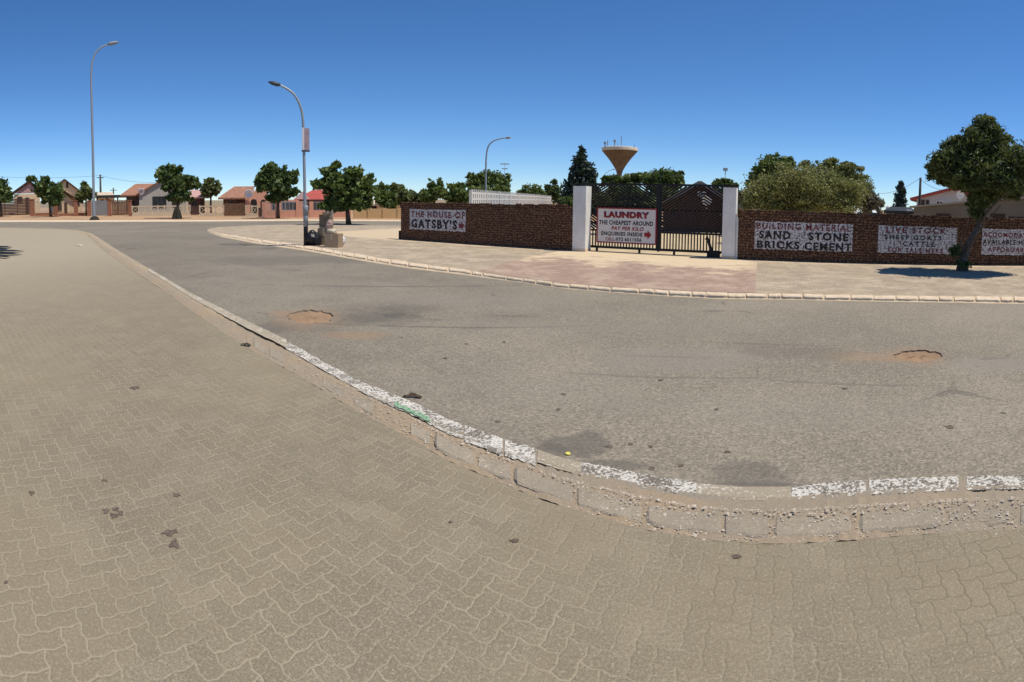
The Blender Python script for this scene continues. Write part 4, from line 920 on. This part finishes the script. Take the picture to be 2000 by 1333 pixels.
# ------------------------------------------------------------------ houses
GL = glass()
def tile(name, c): 
    if name in _cache: return _cache[name]
    k = NT(name, 0.8); o = k.obj(); s_ = k.n('SeparateXYZ', {0: o}); 
    wv = k.math('PINGPONG', k.math('MULTIPLY', s_.outputs[0], 5.0), 0.5); wz = k.math('FRACT', k.math('MULTIPLY', s_.outputs[2], 7.0))
    n_ = k.noise(3, o, 4); b = k.mix(k.ramp(n_, .35, .65), tuple(x*.8 for x in c), tuple(min(1, x*1.2) for x in c))
    b = k.mix(k.math('MULTIPLY', k.ramp(wz, .3, .0), 0.4), b, tuple(x*.5 for x in c)); k.col(b); k.bump(k.math('ADD', wv, wz), .5, .05); _cache[name] = k.m; return k.m
class House:
    def __init__(s, name, label, x0, x1, base, cat='house', r=None, yaw=0.0, group=None):
        s.r = r or rbase((x0+x1)/2, base); s.cx = (x0+x1)/2; bp = G(s.cx, s.r); s.az = math.atan2(bp.x, bp.y)
        s.t = thing(name, label, cat, bp, -s.az+yaw, group); s.sc = s.r/F
    def X(s, px): return (px-s.cx)*s.sc
    def Z(s, py): return H(s.cx, py, s.r)
    def walls(s, x0, x1, eave, depth, m, ridge=None, apex=None, y0=0.0, name='wall'):
        a, b, z = s.X(x0), s.X(x1), s.Z(eave)
        poly = [(a, -.1), (b, -.1), (b, z)]+([(s.X(apex), s.Z(ridge))] if ridge is not None else [])+[(a, z)]
        return MB().prism(poly, y0, y0+depth).build(name, m, s.t)
    def gable_front(s, x0, x1, eave, apex, ridge, depth, m, y0=-0.35, th=0.14, barge=None):
        a, b, z, c, zr = s.X(x0), s.X(x1), s.Z(eave), s.X(apex), s.Z(ridge)
        k = MB(); k.slab((a, y0, z), (c, y0, zr), (c, y0+depth, zr), (a, y0+depth, z), -th); k.slab((c, y0, zr), (b, y0, z), (b, y0+depth, z), (c, y0+depth, zr), -th)
        o = k.build('roof', m, s.t)
        if barge:
            k = MB(); k.bar((a, y0-.03, z-.06), (c, y0-.03, zr-.06), .2, .05); k.bar((c, y0-.03, zr-.06), (b, y0-.03, z-.06), .2, .05); k.build('bargeboard', barge, s.t)
        return o
    def roof_side(s, x0, x1, r0, r1, eave, ridge, depth, m, y0=-0.4):    # ridge parallel to the front; r0, r1 its ends
        a, b, c, d, z, zr = s.X(x0), s.X(x1), s.X(r0), s.X(r1), s.Z(eave), s.Z(ridge); ym = y0+depth/2; k = MB()
        vs = [(a,y0,z),(b,y0,z),(b,y0+depth,z),(a,y0+depth,z),(c,ym,zr),(d,ym,zr)]
        k.add(vs+[(x,y,z_-.16) for x,y,z_ in vs[:4]], [(0,1,5,4),(1,2,5),(2,3,4,5),(3,0,4),(0,6,7,1),(1,7,8,2),(2,8,9,3),(3,9,6,0),(6,9,8,7)])
        return k.build('roof', m, s.t)
    def window(s, x0, x1, y0, y1, m_fr, y=0.0, bars=1, name='window'):
        a, b, c, d = s.X(x0), s.X(x1), s.Z(y1), s.Z(y0); e = 0.07; k = MB()
        k.box(a, b, y-.05, y+.01, d-e, d); k.box(a, b, y-.07, y+.01, c-e, c); k.box(a, a+e, y-.05, y+.01, c, d-e); k.box(b-e, b, y-.05, y+.01, c, d-e)
        for i in range(1, bars+1):
            x = a+(b-a)*i/(bars+1); k.box(x-.03, x+.03, y-.04, y+.01, c, d-e)
        o = k.build(name, m_fr, s.t)
        MB().box(a+e, b-e, y-.02, y+.005, c, d-e).build('pane', GL, o); return o
    def door(s, x0, x1, y0, m, y=0.0):
        a, b, d = s.X(x0), s.X(x1), s.Z(y0); o = MB().box(a, b, y-.05, y+.01, 0.02, d).build('door', m, s.t)
        MB().box(b-.16, b-.1, y-.09, y-.05, 1.0, 1.06).build('handle', M_STEEL, o)
    def dish(s, px, py, rad=0.4, y=-.3):
        x, z = s.X(px), s.Z(py); k = MB(); vs = []; n_ = 14
        for q, dd in ((0.02, .1), (.6, .06), (1.0, -.02)):
            vs += [(x+rad*q*math.cos(2*math.pi*i/n_), y+dd-.25*rad*q*math.sin(2*math.pi*i/n_), z+rad*q*math.sin(2*math.pi*i/n_)) for i in range(n_)]
        k.add(vs, [(i*n_+j, (i+1)*n_+j, (i+1)*n_+(j+1) % n_, i*n_+(j+1) % n_) for i in range(2) for j in range(n_)])
        k.tube([(x, y+.1, z), (x, y+.3, z-.1), (x, y+.3, z-.5)], .03, 6)
        o = k.build('satellite_dish', plain('dish_white', (.75,.75,.75), .5), s.t, True); md = o.modifiers.new('t', 'SOLIDIFY'); md.thickness = 0.02
CREAM = plain('cream_wall', (0.62, 0.47, 0.30), 0.9, 0.08, 2); GREYW = plain('grey_wall', (0.36, 0.335, 0.29), 0.9, 0.1, 2); PINK = plain('pink_wall', (0.62, 0.31, 0.21), 0.9, 0.1, 2)
BROWNW = brickm('shaded_brick', (0.15, 0.07, 0.05), (0.18, 0.09, 0.06), (0.1, 0.07, 0.05), 0.23, 0.08, 0.5)
T_PINK = tile('pale_pink_tiles', (0.52, 0.32, 0.28)); T_BR = tile('brown_tiles', (0.34, 0.17, 0.11)); T_RED = tile('red_tiles', (0.42, 0.09, 0.07)); T_CR = tile('cream_sheets', (0.62, 0.48, 0.36))
DKW = plain('dark_timber', (0.06, 0.035, 0.025), 0.8); WHF = plain('white_frame', (0.7, 0.68, 0.65), 0.6); BRF = plain('brown_frame', (0.12, 0.07, 0.05), 0.7)
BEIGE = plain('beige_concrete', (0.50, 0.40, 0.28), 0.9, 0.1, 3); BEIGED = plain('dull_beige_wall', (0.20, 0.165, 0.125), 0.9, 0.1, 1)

h = House('house', 'house with a pale pink tiled roof behind the dark slatted fence', 22, 82, 419); h.walls(28, 78, 379, 7, CREAM); h.gable_front(20, 92, 379, 58, 353, 7.8, T_PINK, barge=DKW)
MB().prism([(h.X(30), h.Z(378)), (h.X(84), h.Z(378)), (h.X(58), h.Z(358))], -.02, .3).build('gable', T_PINK, h.t); h.window(34, 44, 384, 396, BRF, bars=1); h.door(50, 56, 386, DKW)
h = House('house', 'cream house with two stepped gables and dark bargeboards', 88, 172, 419.5); h.walls(96, 160, 378, 9, CREAM, 352, 127); h.gable_front(88, 166, 381, 127, 350, 9.8, T_BR, barge=DKW)
h.walls(110, 142, 392, 2.4, CREAM, 373, 120, -2.4, 'porch_wall'); h.gable_front(96, 147, 387, 119, 369, 2.8, T_CR, -2.8, barge=DKW)
h.window(130, 134, 354, 366, DKW, bars=0, name='vent'); h.window(113, 121, 396, 410, BRF, -2.4); h.window(146, 156, 388, 402, BRF); h.door(126, 131, 396, DKW, -2.4)
h = House('house', 'low house with a cream sheet roof between the lamp post and the grey house', 188, 222, 417, r=82); h.walls(190, 222, 384, 6, CREAM); h.roof_side(186, 226, 190, 220, 385, 375, 6.8, T_CR); h.window(196, 204, 390, 400, BRF); h.door(210, 214, 389, DKW)
h = House('carport', 'dark open carport with a flat roof beside the grey house', 210, 250, 418, 'carport', r=64)
MB().box(h.X(188), h.X(250), -.5, 4, h.Z(386), h.Z(381)).build('roof', plain('dark_sheet', (.03,.035,.035), .7), h.t)
for px in (190, 209, 230, 248): MB().box(h.X(px)-.08, h.X(px)+.08, -.3, -.14, -.1, h.Z(386)).build('post', DKW, h.t)
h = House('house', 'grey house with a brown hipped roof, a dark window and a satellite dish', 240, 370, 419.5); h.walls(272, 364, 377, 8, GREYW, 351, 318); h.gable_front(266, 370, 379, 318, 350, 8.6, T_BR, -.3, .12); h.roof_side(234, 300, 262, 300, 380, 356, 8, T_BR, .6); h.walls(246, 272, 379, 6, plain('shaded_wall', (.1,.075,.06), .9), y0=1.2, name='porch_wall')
h.window(298, 325, 384, 405, DKW, bars=2); h.window(336, 352, 386, 403, DKW); h.dish(276, 374, .38); h.door(256, 262, 392, DKW, 1.2)
h = House('house', 'small house with a pale pink roof behind the bushy street tree', 366, 402, 418); h.walls(368, 400, 384, 6, BROWNW); h.roof_side(364, 408, 372, 398, 385, 370, 7, T_PINK); h.window(374, 386, 392, 402, BRF); h.door(391, 396, 391, DKW)
h = House('house', 'house with a brown tiled roof and a pink curved gable with arches', 425, 592, 420.5); h.walls(436, 480, 385, 7, BROWNW); h.roof_side(426, 492, 454, 496, 386, 362, 9, T_BR)
g = [(480,-999),(592,-999),(592,394),(545,392),(540,390),(532,386),(525,384),(521,378),(519,368),(514,365.5),(507,366),(502,369),(497,374),(493,377),(488,379),(484,384),(480,386)]
poly = [(h.X(x), -.1 if y < 0 else h.Z(y)) for x, y in g]; MB().prism(poly, -1.2, -.95).build('curved_gable', PINK, h.t)
h.walls(481, 592, 392, 6, PINK, y0=-.94, name='side_wall')
def archway(h, x0, x1, ytop, y, m, name='arch', sill=0.05):
    a, b, zt = h.X(x0), h.X(x1), h.Z(ytop); rr_ = (b-a)/2; zc = zt-rr_; p = [(a, sill), (b, sill)]+[((a+b)/2+rr_*math.cos(math.pi*i/10), zc+rr_*math.sin(math.pi*i/10)) for i in range(11)]
    MB().prism(p, y-.03, y).build(name, m, h.t)
DARKIN = plain('dark_opening', (0.025, 0.02, 0.02), 0.9)
archway(h, 490, 502, 389, -1.2, DARKIN); archway(h, 509, 519, 390, -1.2, DARKIN); h.dish(486.5, 379, .42, -1.5)
for a, b in ((530, 540), (549, 578)): h.window(a, b, 394, 410, plain('grey_frame', (.3,.28,.3), .6), -1.2, 3 if b-a > 15 else 1)
h.window(446, 456, 390, 401, BRF); h.door(463, 468, 391, DKW)
h = House('house', 'house with a bright red tiled roof half hidden by the lamp post', 572, 690, 419, r=64); h.walls(584, 684, 389, 7, PINK); h.roof_side(574, 694, 610, 660, 390, 370, 8.5, T_RED)
MB().prism([(h.X(574), h.Z(389)), (h.X(606), h.Z(389)), (h.X(592), h.Z(374))], -.75, -.5).build('white_gable', plain('pale_pink_gable', (.62,.45,.42), .9), h.t)
for a, b in ((586, 596), (611, 640), (650, 670)): h.window(a, b, 394, 410, plain('grey_frame', (.3,.28,.3), .6), bars=2)
h.door(600, 606, 393, DKW)
h = House('house', 'plain tan house glimpsed behind the street trees beyond the tan wall', 690, 790, 420, r=62); h.walls(700, 790, 398, 6, CREAM); h.roof_side(694, 796, 712, 780, 399, 390, 7, T_CR); h.window(722, 736, 402, 411, BRF); h.door(760, 766, 402, DKW)

# fences of the far houses
FB = brickm('orange_brick', (0.30, 0.11, 0.065), (0.36, 0.15, 0.09), (0.22, 0.12, 0.08), 0.23, 0.08, 0.5)
PG = 'brick pillars along the far verge'
for i, (px, w, tp, lab) in enumerate(((63, 9, 389, 'orange brick pillar at the end of the dark slatted fence'), (109, 8, 390, 'orange brick pillar in front of the dark spreading street tree'), (148, 7.5, 391, 'orange brick pillar at the corner of the cream porch'), (174, 8, 391.5, 'orange brick pillar just left of the tall lamp post'), (214, 8, 390, 'orange brick pillar right of the grey sheet gate'), (254, 7, 391, 'orange brick pillar ending the brown plank fence'))):
    h = House('brick_pillar', lab, px-w/2, px+w/2, 422.5, 'pillar', group=PG); a = h.X(px+w/2)
    MB().box(-a, a, 0, 2*a, -.1, h.Z(tp+1.5)).build('shaft', FB, h.t); MB().box(-a-.05, a+.05, -.05, 2*a+.05, h.Z(tp+1.5), h.Z(tp)).build('cap', FB, h.t)
def fence(label, x0, x1, base, top, style, m, low=None, m2=None, cat='fence', name='fence', r=None):
    h = House(name, label, x0, x1, base, cat, r=r); a, b, z = h.X(x0), h.X(x1), h.Z(top); lz = h.Z(low) if low else 0.0
    if low: MB().box(a, b, 0, .18, -.1, lz).build('low_wall', m2 or m, h.t)
    if style == 'solid': MB().box(a, b, 0.02, .12, -.05, z).build('panel', m, h.t)
    if style == 'planks':
        k = MB(); n_ = max(3, int((b-a)/.16))
        for i in range(n_): x = a+(b-a)*i/n_; k.box(x+.01, x+(b-a)/n_-.01, .03, .07, .06, z+random.uniform(-.04,.04))
        k.build('planks', m, h.t); MB().box(a, b, .075, .12, z*.3, z*.3+.09).build('rail', m, h.t); MB().box(a, b, .075, .12, z*.8, z*.8+.09).build('rail', m, h.t)
    if style == 'slats':
        k = MB(); n_ = 11
        for i in range(n_): k.box(a, b, .03, .08, .04+(z-.04)*i/n_, .04+(z-.04)*(i+.82)/n_)
        k.build('slats', m, h.t); k = MB(); n_ = max(2, int((b-a)/1.6))
        for i in range(n_+1): x = a+(b-a)*i/n_; MB().box(x-.05, x+.05, .08, .16, -.1, z).build('post', m, h.t)
    if style == 'bars':
        k = MB(); n_ = max(4, int((b-a)/.14))
        for i in range(n_+1): x = a+(b-a)*i/n_; k.box(x-.014, x+.014, .07, .1, lz+.02, z)
        k.build('bars', m, h.t); MB().box(a, b, .06, .11, z-.2, z-.16).build('rail', m, h.t); MB().box(a, b, .06, .11, lz+.1, lz+.14).build('rail', m, h.t)
    if style == 'pierced':
        k = MB(); n_ = max(2, int((b-a)/.62))
        for i in range(n_+1): x = a+(b-a)*i/n_; MB().box(x-.07, x+.07, 0, .15, lz, z+.06).build('post', m, h.t)
        k = MB()
        for i in range(n_):
            x = a+(b-a)*(i+.5)/n_; hw = (b-a)/n_/2-.07; k.bar((x-hw, .08, lz), (x+hw, .08, z-.12), .05, .05); k.bar((x-hw, .08, z-.12), (x+hw, .08, lz), .05, .05)
        k.build('lattice', m, h.t); MB().box(a, b, .02, .13, z-.12, z).build('rail', m, h.t)
    return h
BR2 = plain('brown_planks', (0.15, 0.085, 0.05), 0.9, 0.25, 2); DK2 = plain('dark_red_slats', (0.075, 0.04, 0.032), 0.9, 0.2, 2)
fence('dark slatted fence at the far left of the street', -40, 58.5, 421.5, 388.5, 'slats', DK2)
fence('low brick wall with thin steel bars under the spreading tree', 68, 104.5, 422, 392, 'bars', M_STEEL, 416, FB)
fence('steel bar gate between two orange pillars before the porch', 113.5, 144, 422, 393, 'bars', BRF, 417, FB, 'gate', 'bar_gate')
fence('short run of steel bars left of the tall lamp post', 152, 169.5, 422, 394, 'bars', M_STEEL, 416, FB)
fence('grey sheet gate right of the tall lamp post', 178.5, 209.5, 421.5, 392, 'solid', plain('grey_sheet', (.2,.2,.2), .6, .15, 1), None, None, 'gate', 'sheet_gate')
fence('brown plank fence between two orange pillars', 218.5, 250, 421.5, 391, 'planks', BR2)
fence('beige pierced concrete fence in front of the grey house', 258, 371, 422, 402, 'pierced', BEIGE, 414, BEIGE)
fence('dark brown gate between beige fences behind the mounded tree', 372.5, 388.5, 421.5, 402.5, 'planks', DK2, None, None, 'gate', 'plank_gate')
fence('beige pierced concrete fence left of the brown wooden gate', 390, 436.5, 423, 402, 'pierced', BEIGE, 416, BEIGE)
fence('wide brown wooden gate below the brown tiled roof', 438, 478, 423.5, 398, 'planks', BR2, None, None, 'gate', 'plank_gate')
fence('short beige pierced fence below the pink arches', 480, 503.5, 423.5, 402, 'pierced', BEIGE, 417, BEIGE)
h = House('side_gate', 'narrow dark pedestrian gate at the end of the pink wall', 504.5, 513, 424, 'gate'); MB().box(h.X(504.5), h.X(513), 0, .1, 0, h.Z(406)).build('panel', DK2, h.t)
h = House('pink_wall', 'pink boundary wall with square piers and grey railings', 514.5, 684, 425, 'wall'); MB().box(h.X(514.5), h.X(684), 0, .2, -.1, h.Z(411)).build('low_wall', PINK, h.t)
piers = (515, 542, 582, 608, 646, 682)
for px in piers: MB().box(h.X(px)-.17, h.X(px)+.17, -.04, .26, -.1, h.Z(394)).build('pier', PINK, h.t)
for a_, b_ in zip(piers, piers[1:]):
    a, b = h.X(a_)+.18, h.X(b_)-.18; k = MB(); n_ = int((b-a)/.13)
    for i in range(n_+1): x = a+(b-a)*i/n_; k.box(x-.018, x+.018, .09, .12, h.Z(411), h.Z(395.5))
    k.box(a, b, .08, .13, h.Z(396), h.Z(395)); k.build('railing', plain('grey_frame', (.3,.28,.3), .6), h.t)
MB().box(h.X(583), h.X(648), 2.6, 4.6, h.Z(393.5), h.Z(390)).build('canopy', DKW, h.t)
h = House('tan_wall', 'tan plastered wall beyond the road, left of the brick wall', 690, 800, 427, 'wall'); MB().box(h.X(692), h.X(830), 0, .2, -.1, h.Z(408)).build('panel', plain('tan_wall_paint', (.58,.38,.18), .9, .1, 1), h.t)
for px in (693, 722, 751, 780, 808): MB().box(h.X(px)-.16, h.X(px)+.16, -.05, .25, -.1, h.Z(406.5)).build('pier', plain('tan_wall_paint', (0,0,0)), h.t)

# white palisade fence behind the brick wall
f0, f1 = G(921, 30), G(1076, 66); zf = H(921, 373, 30); dv = f1-f0; Lf = dv.length
wf = thing('palisade_fence', 'white concrete palisade fence running away behind the brick wall', 'fence', f0, math.atan2(dv.y, dv.x))
M_WF = plain('white_concrete', (0.62, 0.60, 0.55), 0.9, 0.1, 3)
MB().box(0, Lf, 0, .06, -.1, zf-1.0).build('solid_panel', M_WF, wf); MB().box(0, Lf, -.01, .07, zf-.50, zf-.42).build('rail', M_WF, wf)
MB().box(0, Lf, 0, .07, zf-.16, zf-.06).build('rail', M_WF, wf)
k = MB(); i = 0.06
while i < Lf: k.box(i, i+.2, 0, .06, zf-1.0, zf-.50); k.box(i, i+.2, 0, .06, zf-.42, zf-.16); k.box(i+.05, i+.15, .005, .055, zf-.06, zf+.10); i += 0.45
k.build('slats', M_WF, wf)
x = 0.0
while x < Lf+.1: MB().box(x-.09, x+.09, -.04, .12, -.1, zf+.05).build('post', M_WF, wf); x += Lf/10
# gabled house behind the gate
h = House('house', 'dark brick house with white gable boards seen through the gate', 1290, 1440, 430, r=30)
h.walls(1296, 1436, 400, 7, plain('dark_red_wall', (.095,.05,.038), .9, .3, 2), 358, 1366); h.gable_front(1276, 1456, 406, 1366, 354.5, 7.8, T_BR, barge=plain('grey_board', (.22,.20,.19), .7)); h.window(1308, 1322, 408, 422, BRF); h.window(1362, 1378, 374, 382, WHF, bars=2); h.door(1400, 1412, 406, DKW); h.dish(1380, 391, .28)
tree('garden_tree', 'dark leafy shrub filling the left half of the gate from behind', 1215, 26, [(1185,395,30,24),(1225,385,36,26),(1262,398,26,24),(1205,378,22,14),(1230,420,50,18)], M_LEAF, 7000, 0.15, 0.14, group=YG)
tree('garden_tree', 'dark evergreen filling the gap behind the brick house seen through the gate', 1365, 42, [(1305,388,32,25),(1425,388,32,25),(1365,392,50,26),(1385,376,26,12)], M_LEAF, 5000, 0.24, 0.16, group=YG)
# right hand side
h = House('shed', 'low dark roofed shed between the white car and the beige building', 1728, 1786, 425, 'shed', r=30); h.walls(1732, 1784, 412, 3, plain('dark_shed', (.06,.045,.04), .9)); h.roof_side(1727, 1790, 1738, 1780, 412, 404, 4, plain('dark_sheet', (0,0,0))); h.window(1740, 1750, 414, 420, BRF)
MB().box(h.X(1771), h.X(1781), -.6, -.2, h.Z(412), h.Z(408)).build('skylight', WHF, h.t)
h = House('water_tank', 'small white water tank standing behind the dark shed', 1730, 1741, 430, 'tank', r=38); a = h.X(1741)
MB().lathe([(a, 0.9), (a, h.Z(406)), (a*.8, h.Z(403.5)), (a*.3, h.Z(402)), (.05, h.Z(401.5))], 16).build('drum', plain('tank_white', (.75,.74,.72), .5), h.t, True)
MB().box(-a, a, -a, a, -.1, .9).build('stand', GREYW, h.t)
h = House('house', 'white two storey house with a red roof behind the beige building', 1780, 1935, 430, r=44); h.walls(1790, 1930, 391, 8, plain('white_house_wall', (.50,.50,.53), .9, .05, 2), 370, 1862); h.gable_front(1778, 1944, 391, 1862, 366, 9, T_RED, -.6, .2, barge=plain('red_board', (.36,.08,.06), .7))
for a, b in ((1799, 1806), (1808, 1815), (1880, 1896)): h.window(a, b, 392.5, 402, BRF, bars=0)
h.window(1828, 1842, 393, 403, WHF); h.door(1855, 1862, 408, DKW); h.dish(1874.5, 381, .32, -.9)
# long flat roofed building with a rising parapet
fa, fb = G(1785, 27), G(2090, 21.5); dv = fb-fa; Ls = dv.length
t = thing('flat_roofed_building', 'long dull beige flat roofed building behind the live stock wall', 'building', fa, math.atan2(dv.y, dv.x))
za, zb_ = H(1785, 406.5, 27), H(1999, 388.5, 22.6); ex = Ls*0.985
zb2 = za+(zb_-za)*1.38
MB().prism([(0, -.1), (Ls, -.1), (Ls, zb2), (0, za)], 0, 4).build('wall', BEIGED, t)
MB().prism([(-.2, za), (Ls+.2, zb2), (Ls+.2, zb2+.09), (-.2, za+.09)], -.12, 4.1).build('fascia', plain('pale_fascia', (.34,.29,.225), .8), t)
for f in (.18, .42, .66): x = Ls*f; MB().box(x, x+.9, -.03, .01, .9, 1.5).build('window', DKW, t)
MB().box(Ls*.55, Ls*.55+.8, -.03, .01, 0, 1.6).build('door', DKW, t)
h = House('house', 'brown gabled house at the right edge behind the leaning tree', 1955, 2110, 430, r=30); h.walls(1970, 2100, 386, 6, CREAM, 356, 2040); h.gable_front(1952, 2125, 392, 2040, 335, 7, plain('thatch', (.22,.12,.065), .95, .25, 3), barge=DKW)
MB().prism([(h.X(1975), h.Z(386)), (h.X(2098), h.Z(386)), (h.X(2040), h.Z(345))], -.12, -.02).build('gable', plain('brown_gable', (.20,.11,.07), .9, .2, 3), h.t); h.window(1985, 2000, 392, 404, BRF); h.door(2020, 2032, 394, DKW)
# white car behind the wall, seen end-on
cc = G(1702, 26); t = thing('parked_car', 'white parked car behind the wall, only its roof showing', 'car', cc, -math.atan2(cc.x, cc.y)+0.25)
WPNT = plain('white_car_paint', (.78,.78,.78), .25, .02); RUB = plain('tyre_rubber', (.02,.02,.02), .8)
def ring(y, z0, z1, hw, hb): return [(-hw, y, z0), (hw, y, z0), (hw, y, z0+(z1-z0)*.5), (hb, y, z1), (-hb, y, z1), (-hw, y, z0+(z1-z0)*.5)]
secs = [(0, .35, .85, .78, .72), (.15, .28, .98, .83, .76), (1.1, .25, 1.02, .84, .78), (2.9, .25, .98, .84, .78), (3.8, .28, .85, .82, .74), (3.95, .35, .75, .76, .7)]
vs = [v for q in secs for v in ring(*q)]; fs = [(i*6+j, i*6+(j+1) % 6, (i+1)*6+(j+1) % 6, (i+1)*6+j) for i in range(5) for j in range(6)]+[(5,4,3,2,1,0), tuple(30+j for j in range(6))]
MB().add(vs, fs).build('body', WPNT, t, True)
secs = [(.25, .98, 1.06, .76, .72), (.6, .98, 1.47, .74, .60), (1.0, .98, 1.53, .74, .60), (2.2, .98, 1.52, .74, .60), (3.0, .96, 1.04, .76, .70)]
vs = [v for q in secs for v in ring(*q)]; fs = [(i*6+j, i*6+(j+1) % 6, (i+1)*6+(j+1) % 6, (i+1)*6+j) for i in range(4) for j in range(6)]+[(5,4,3,2,1,0), tuple(24+j for j in range(6))]
MB().add(vs, fs).build('cabin', WPNT, t, True)
MB().slab((-.62, .31, 1.09), (.62, .31, 1.09), (.56, .555, 1.42), (-.56, .555, 1.42), .01).build('rear_window', GL, t)
for sx in (-1, 1):
    for y in (.75, 3.1):
        k = MB(); n_ = 18; x = sx*.74
        k.add([(x+d, y+.31*math.cos(2*math.pi*i/n_), .31+.31*math.sin(2*math.pi*i/n_)) for d in (-.1, .1) for i in range(n_)], [(i, (i+1) % n_, n_+(i+1) % n_, n_+i) for i in range(n_)]+[tuple(range(n_)), tuple(range(n_, 2*n_))])
        k.build('wheel', RUB, t)
    MB().box(sx*.62-.1, sx*.62+.1, -.03, .05, .62, .78).build('tail_light', plain('red_lens', (.4,.02,.02), .3), t)
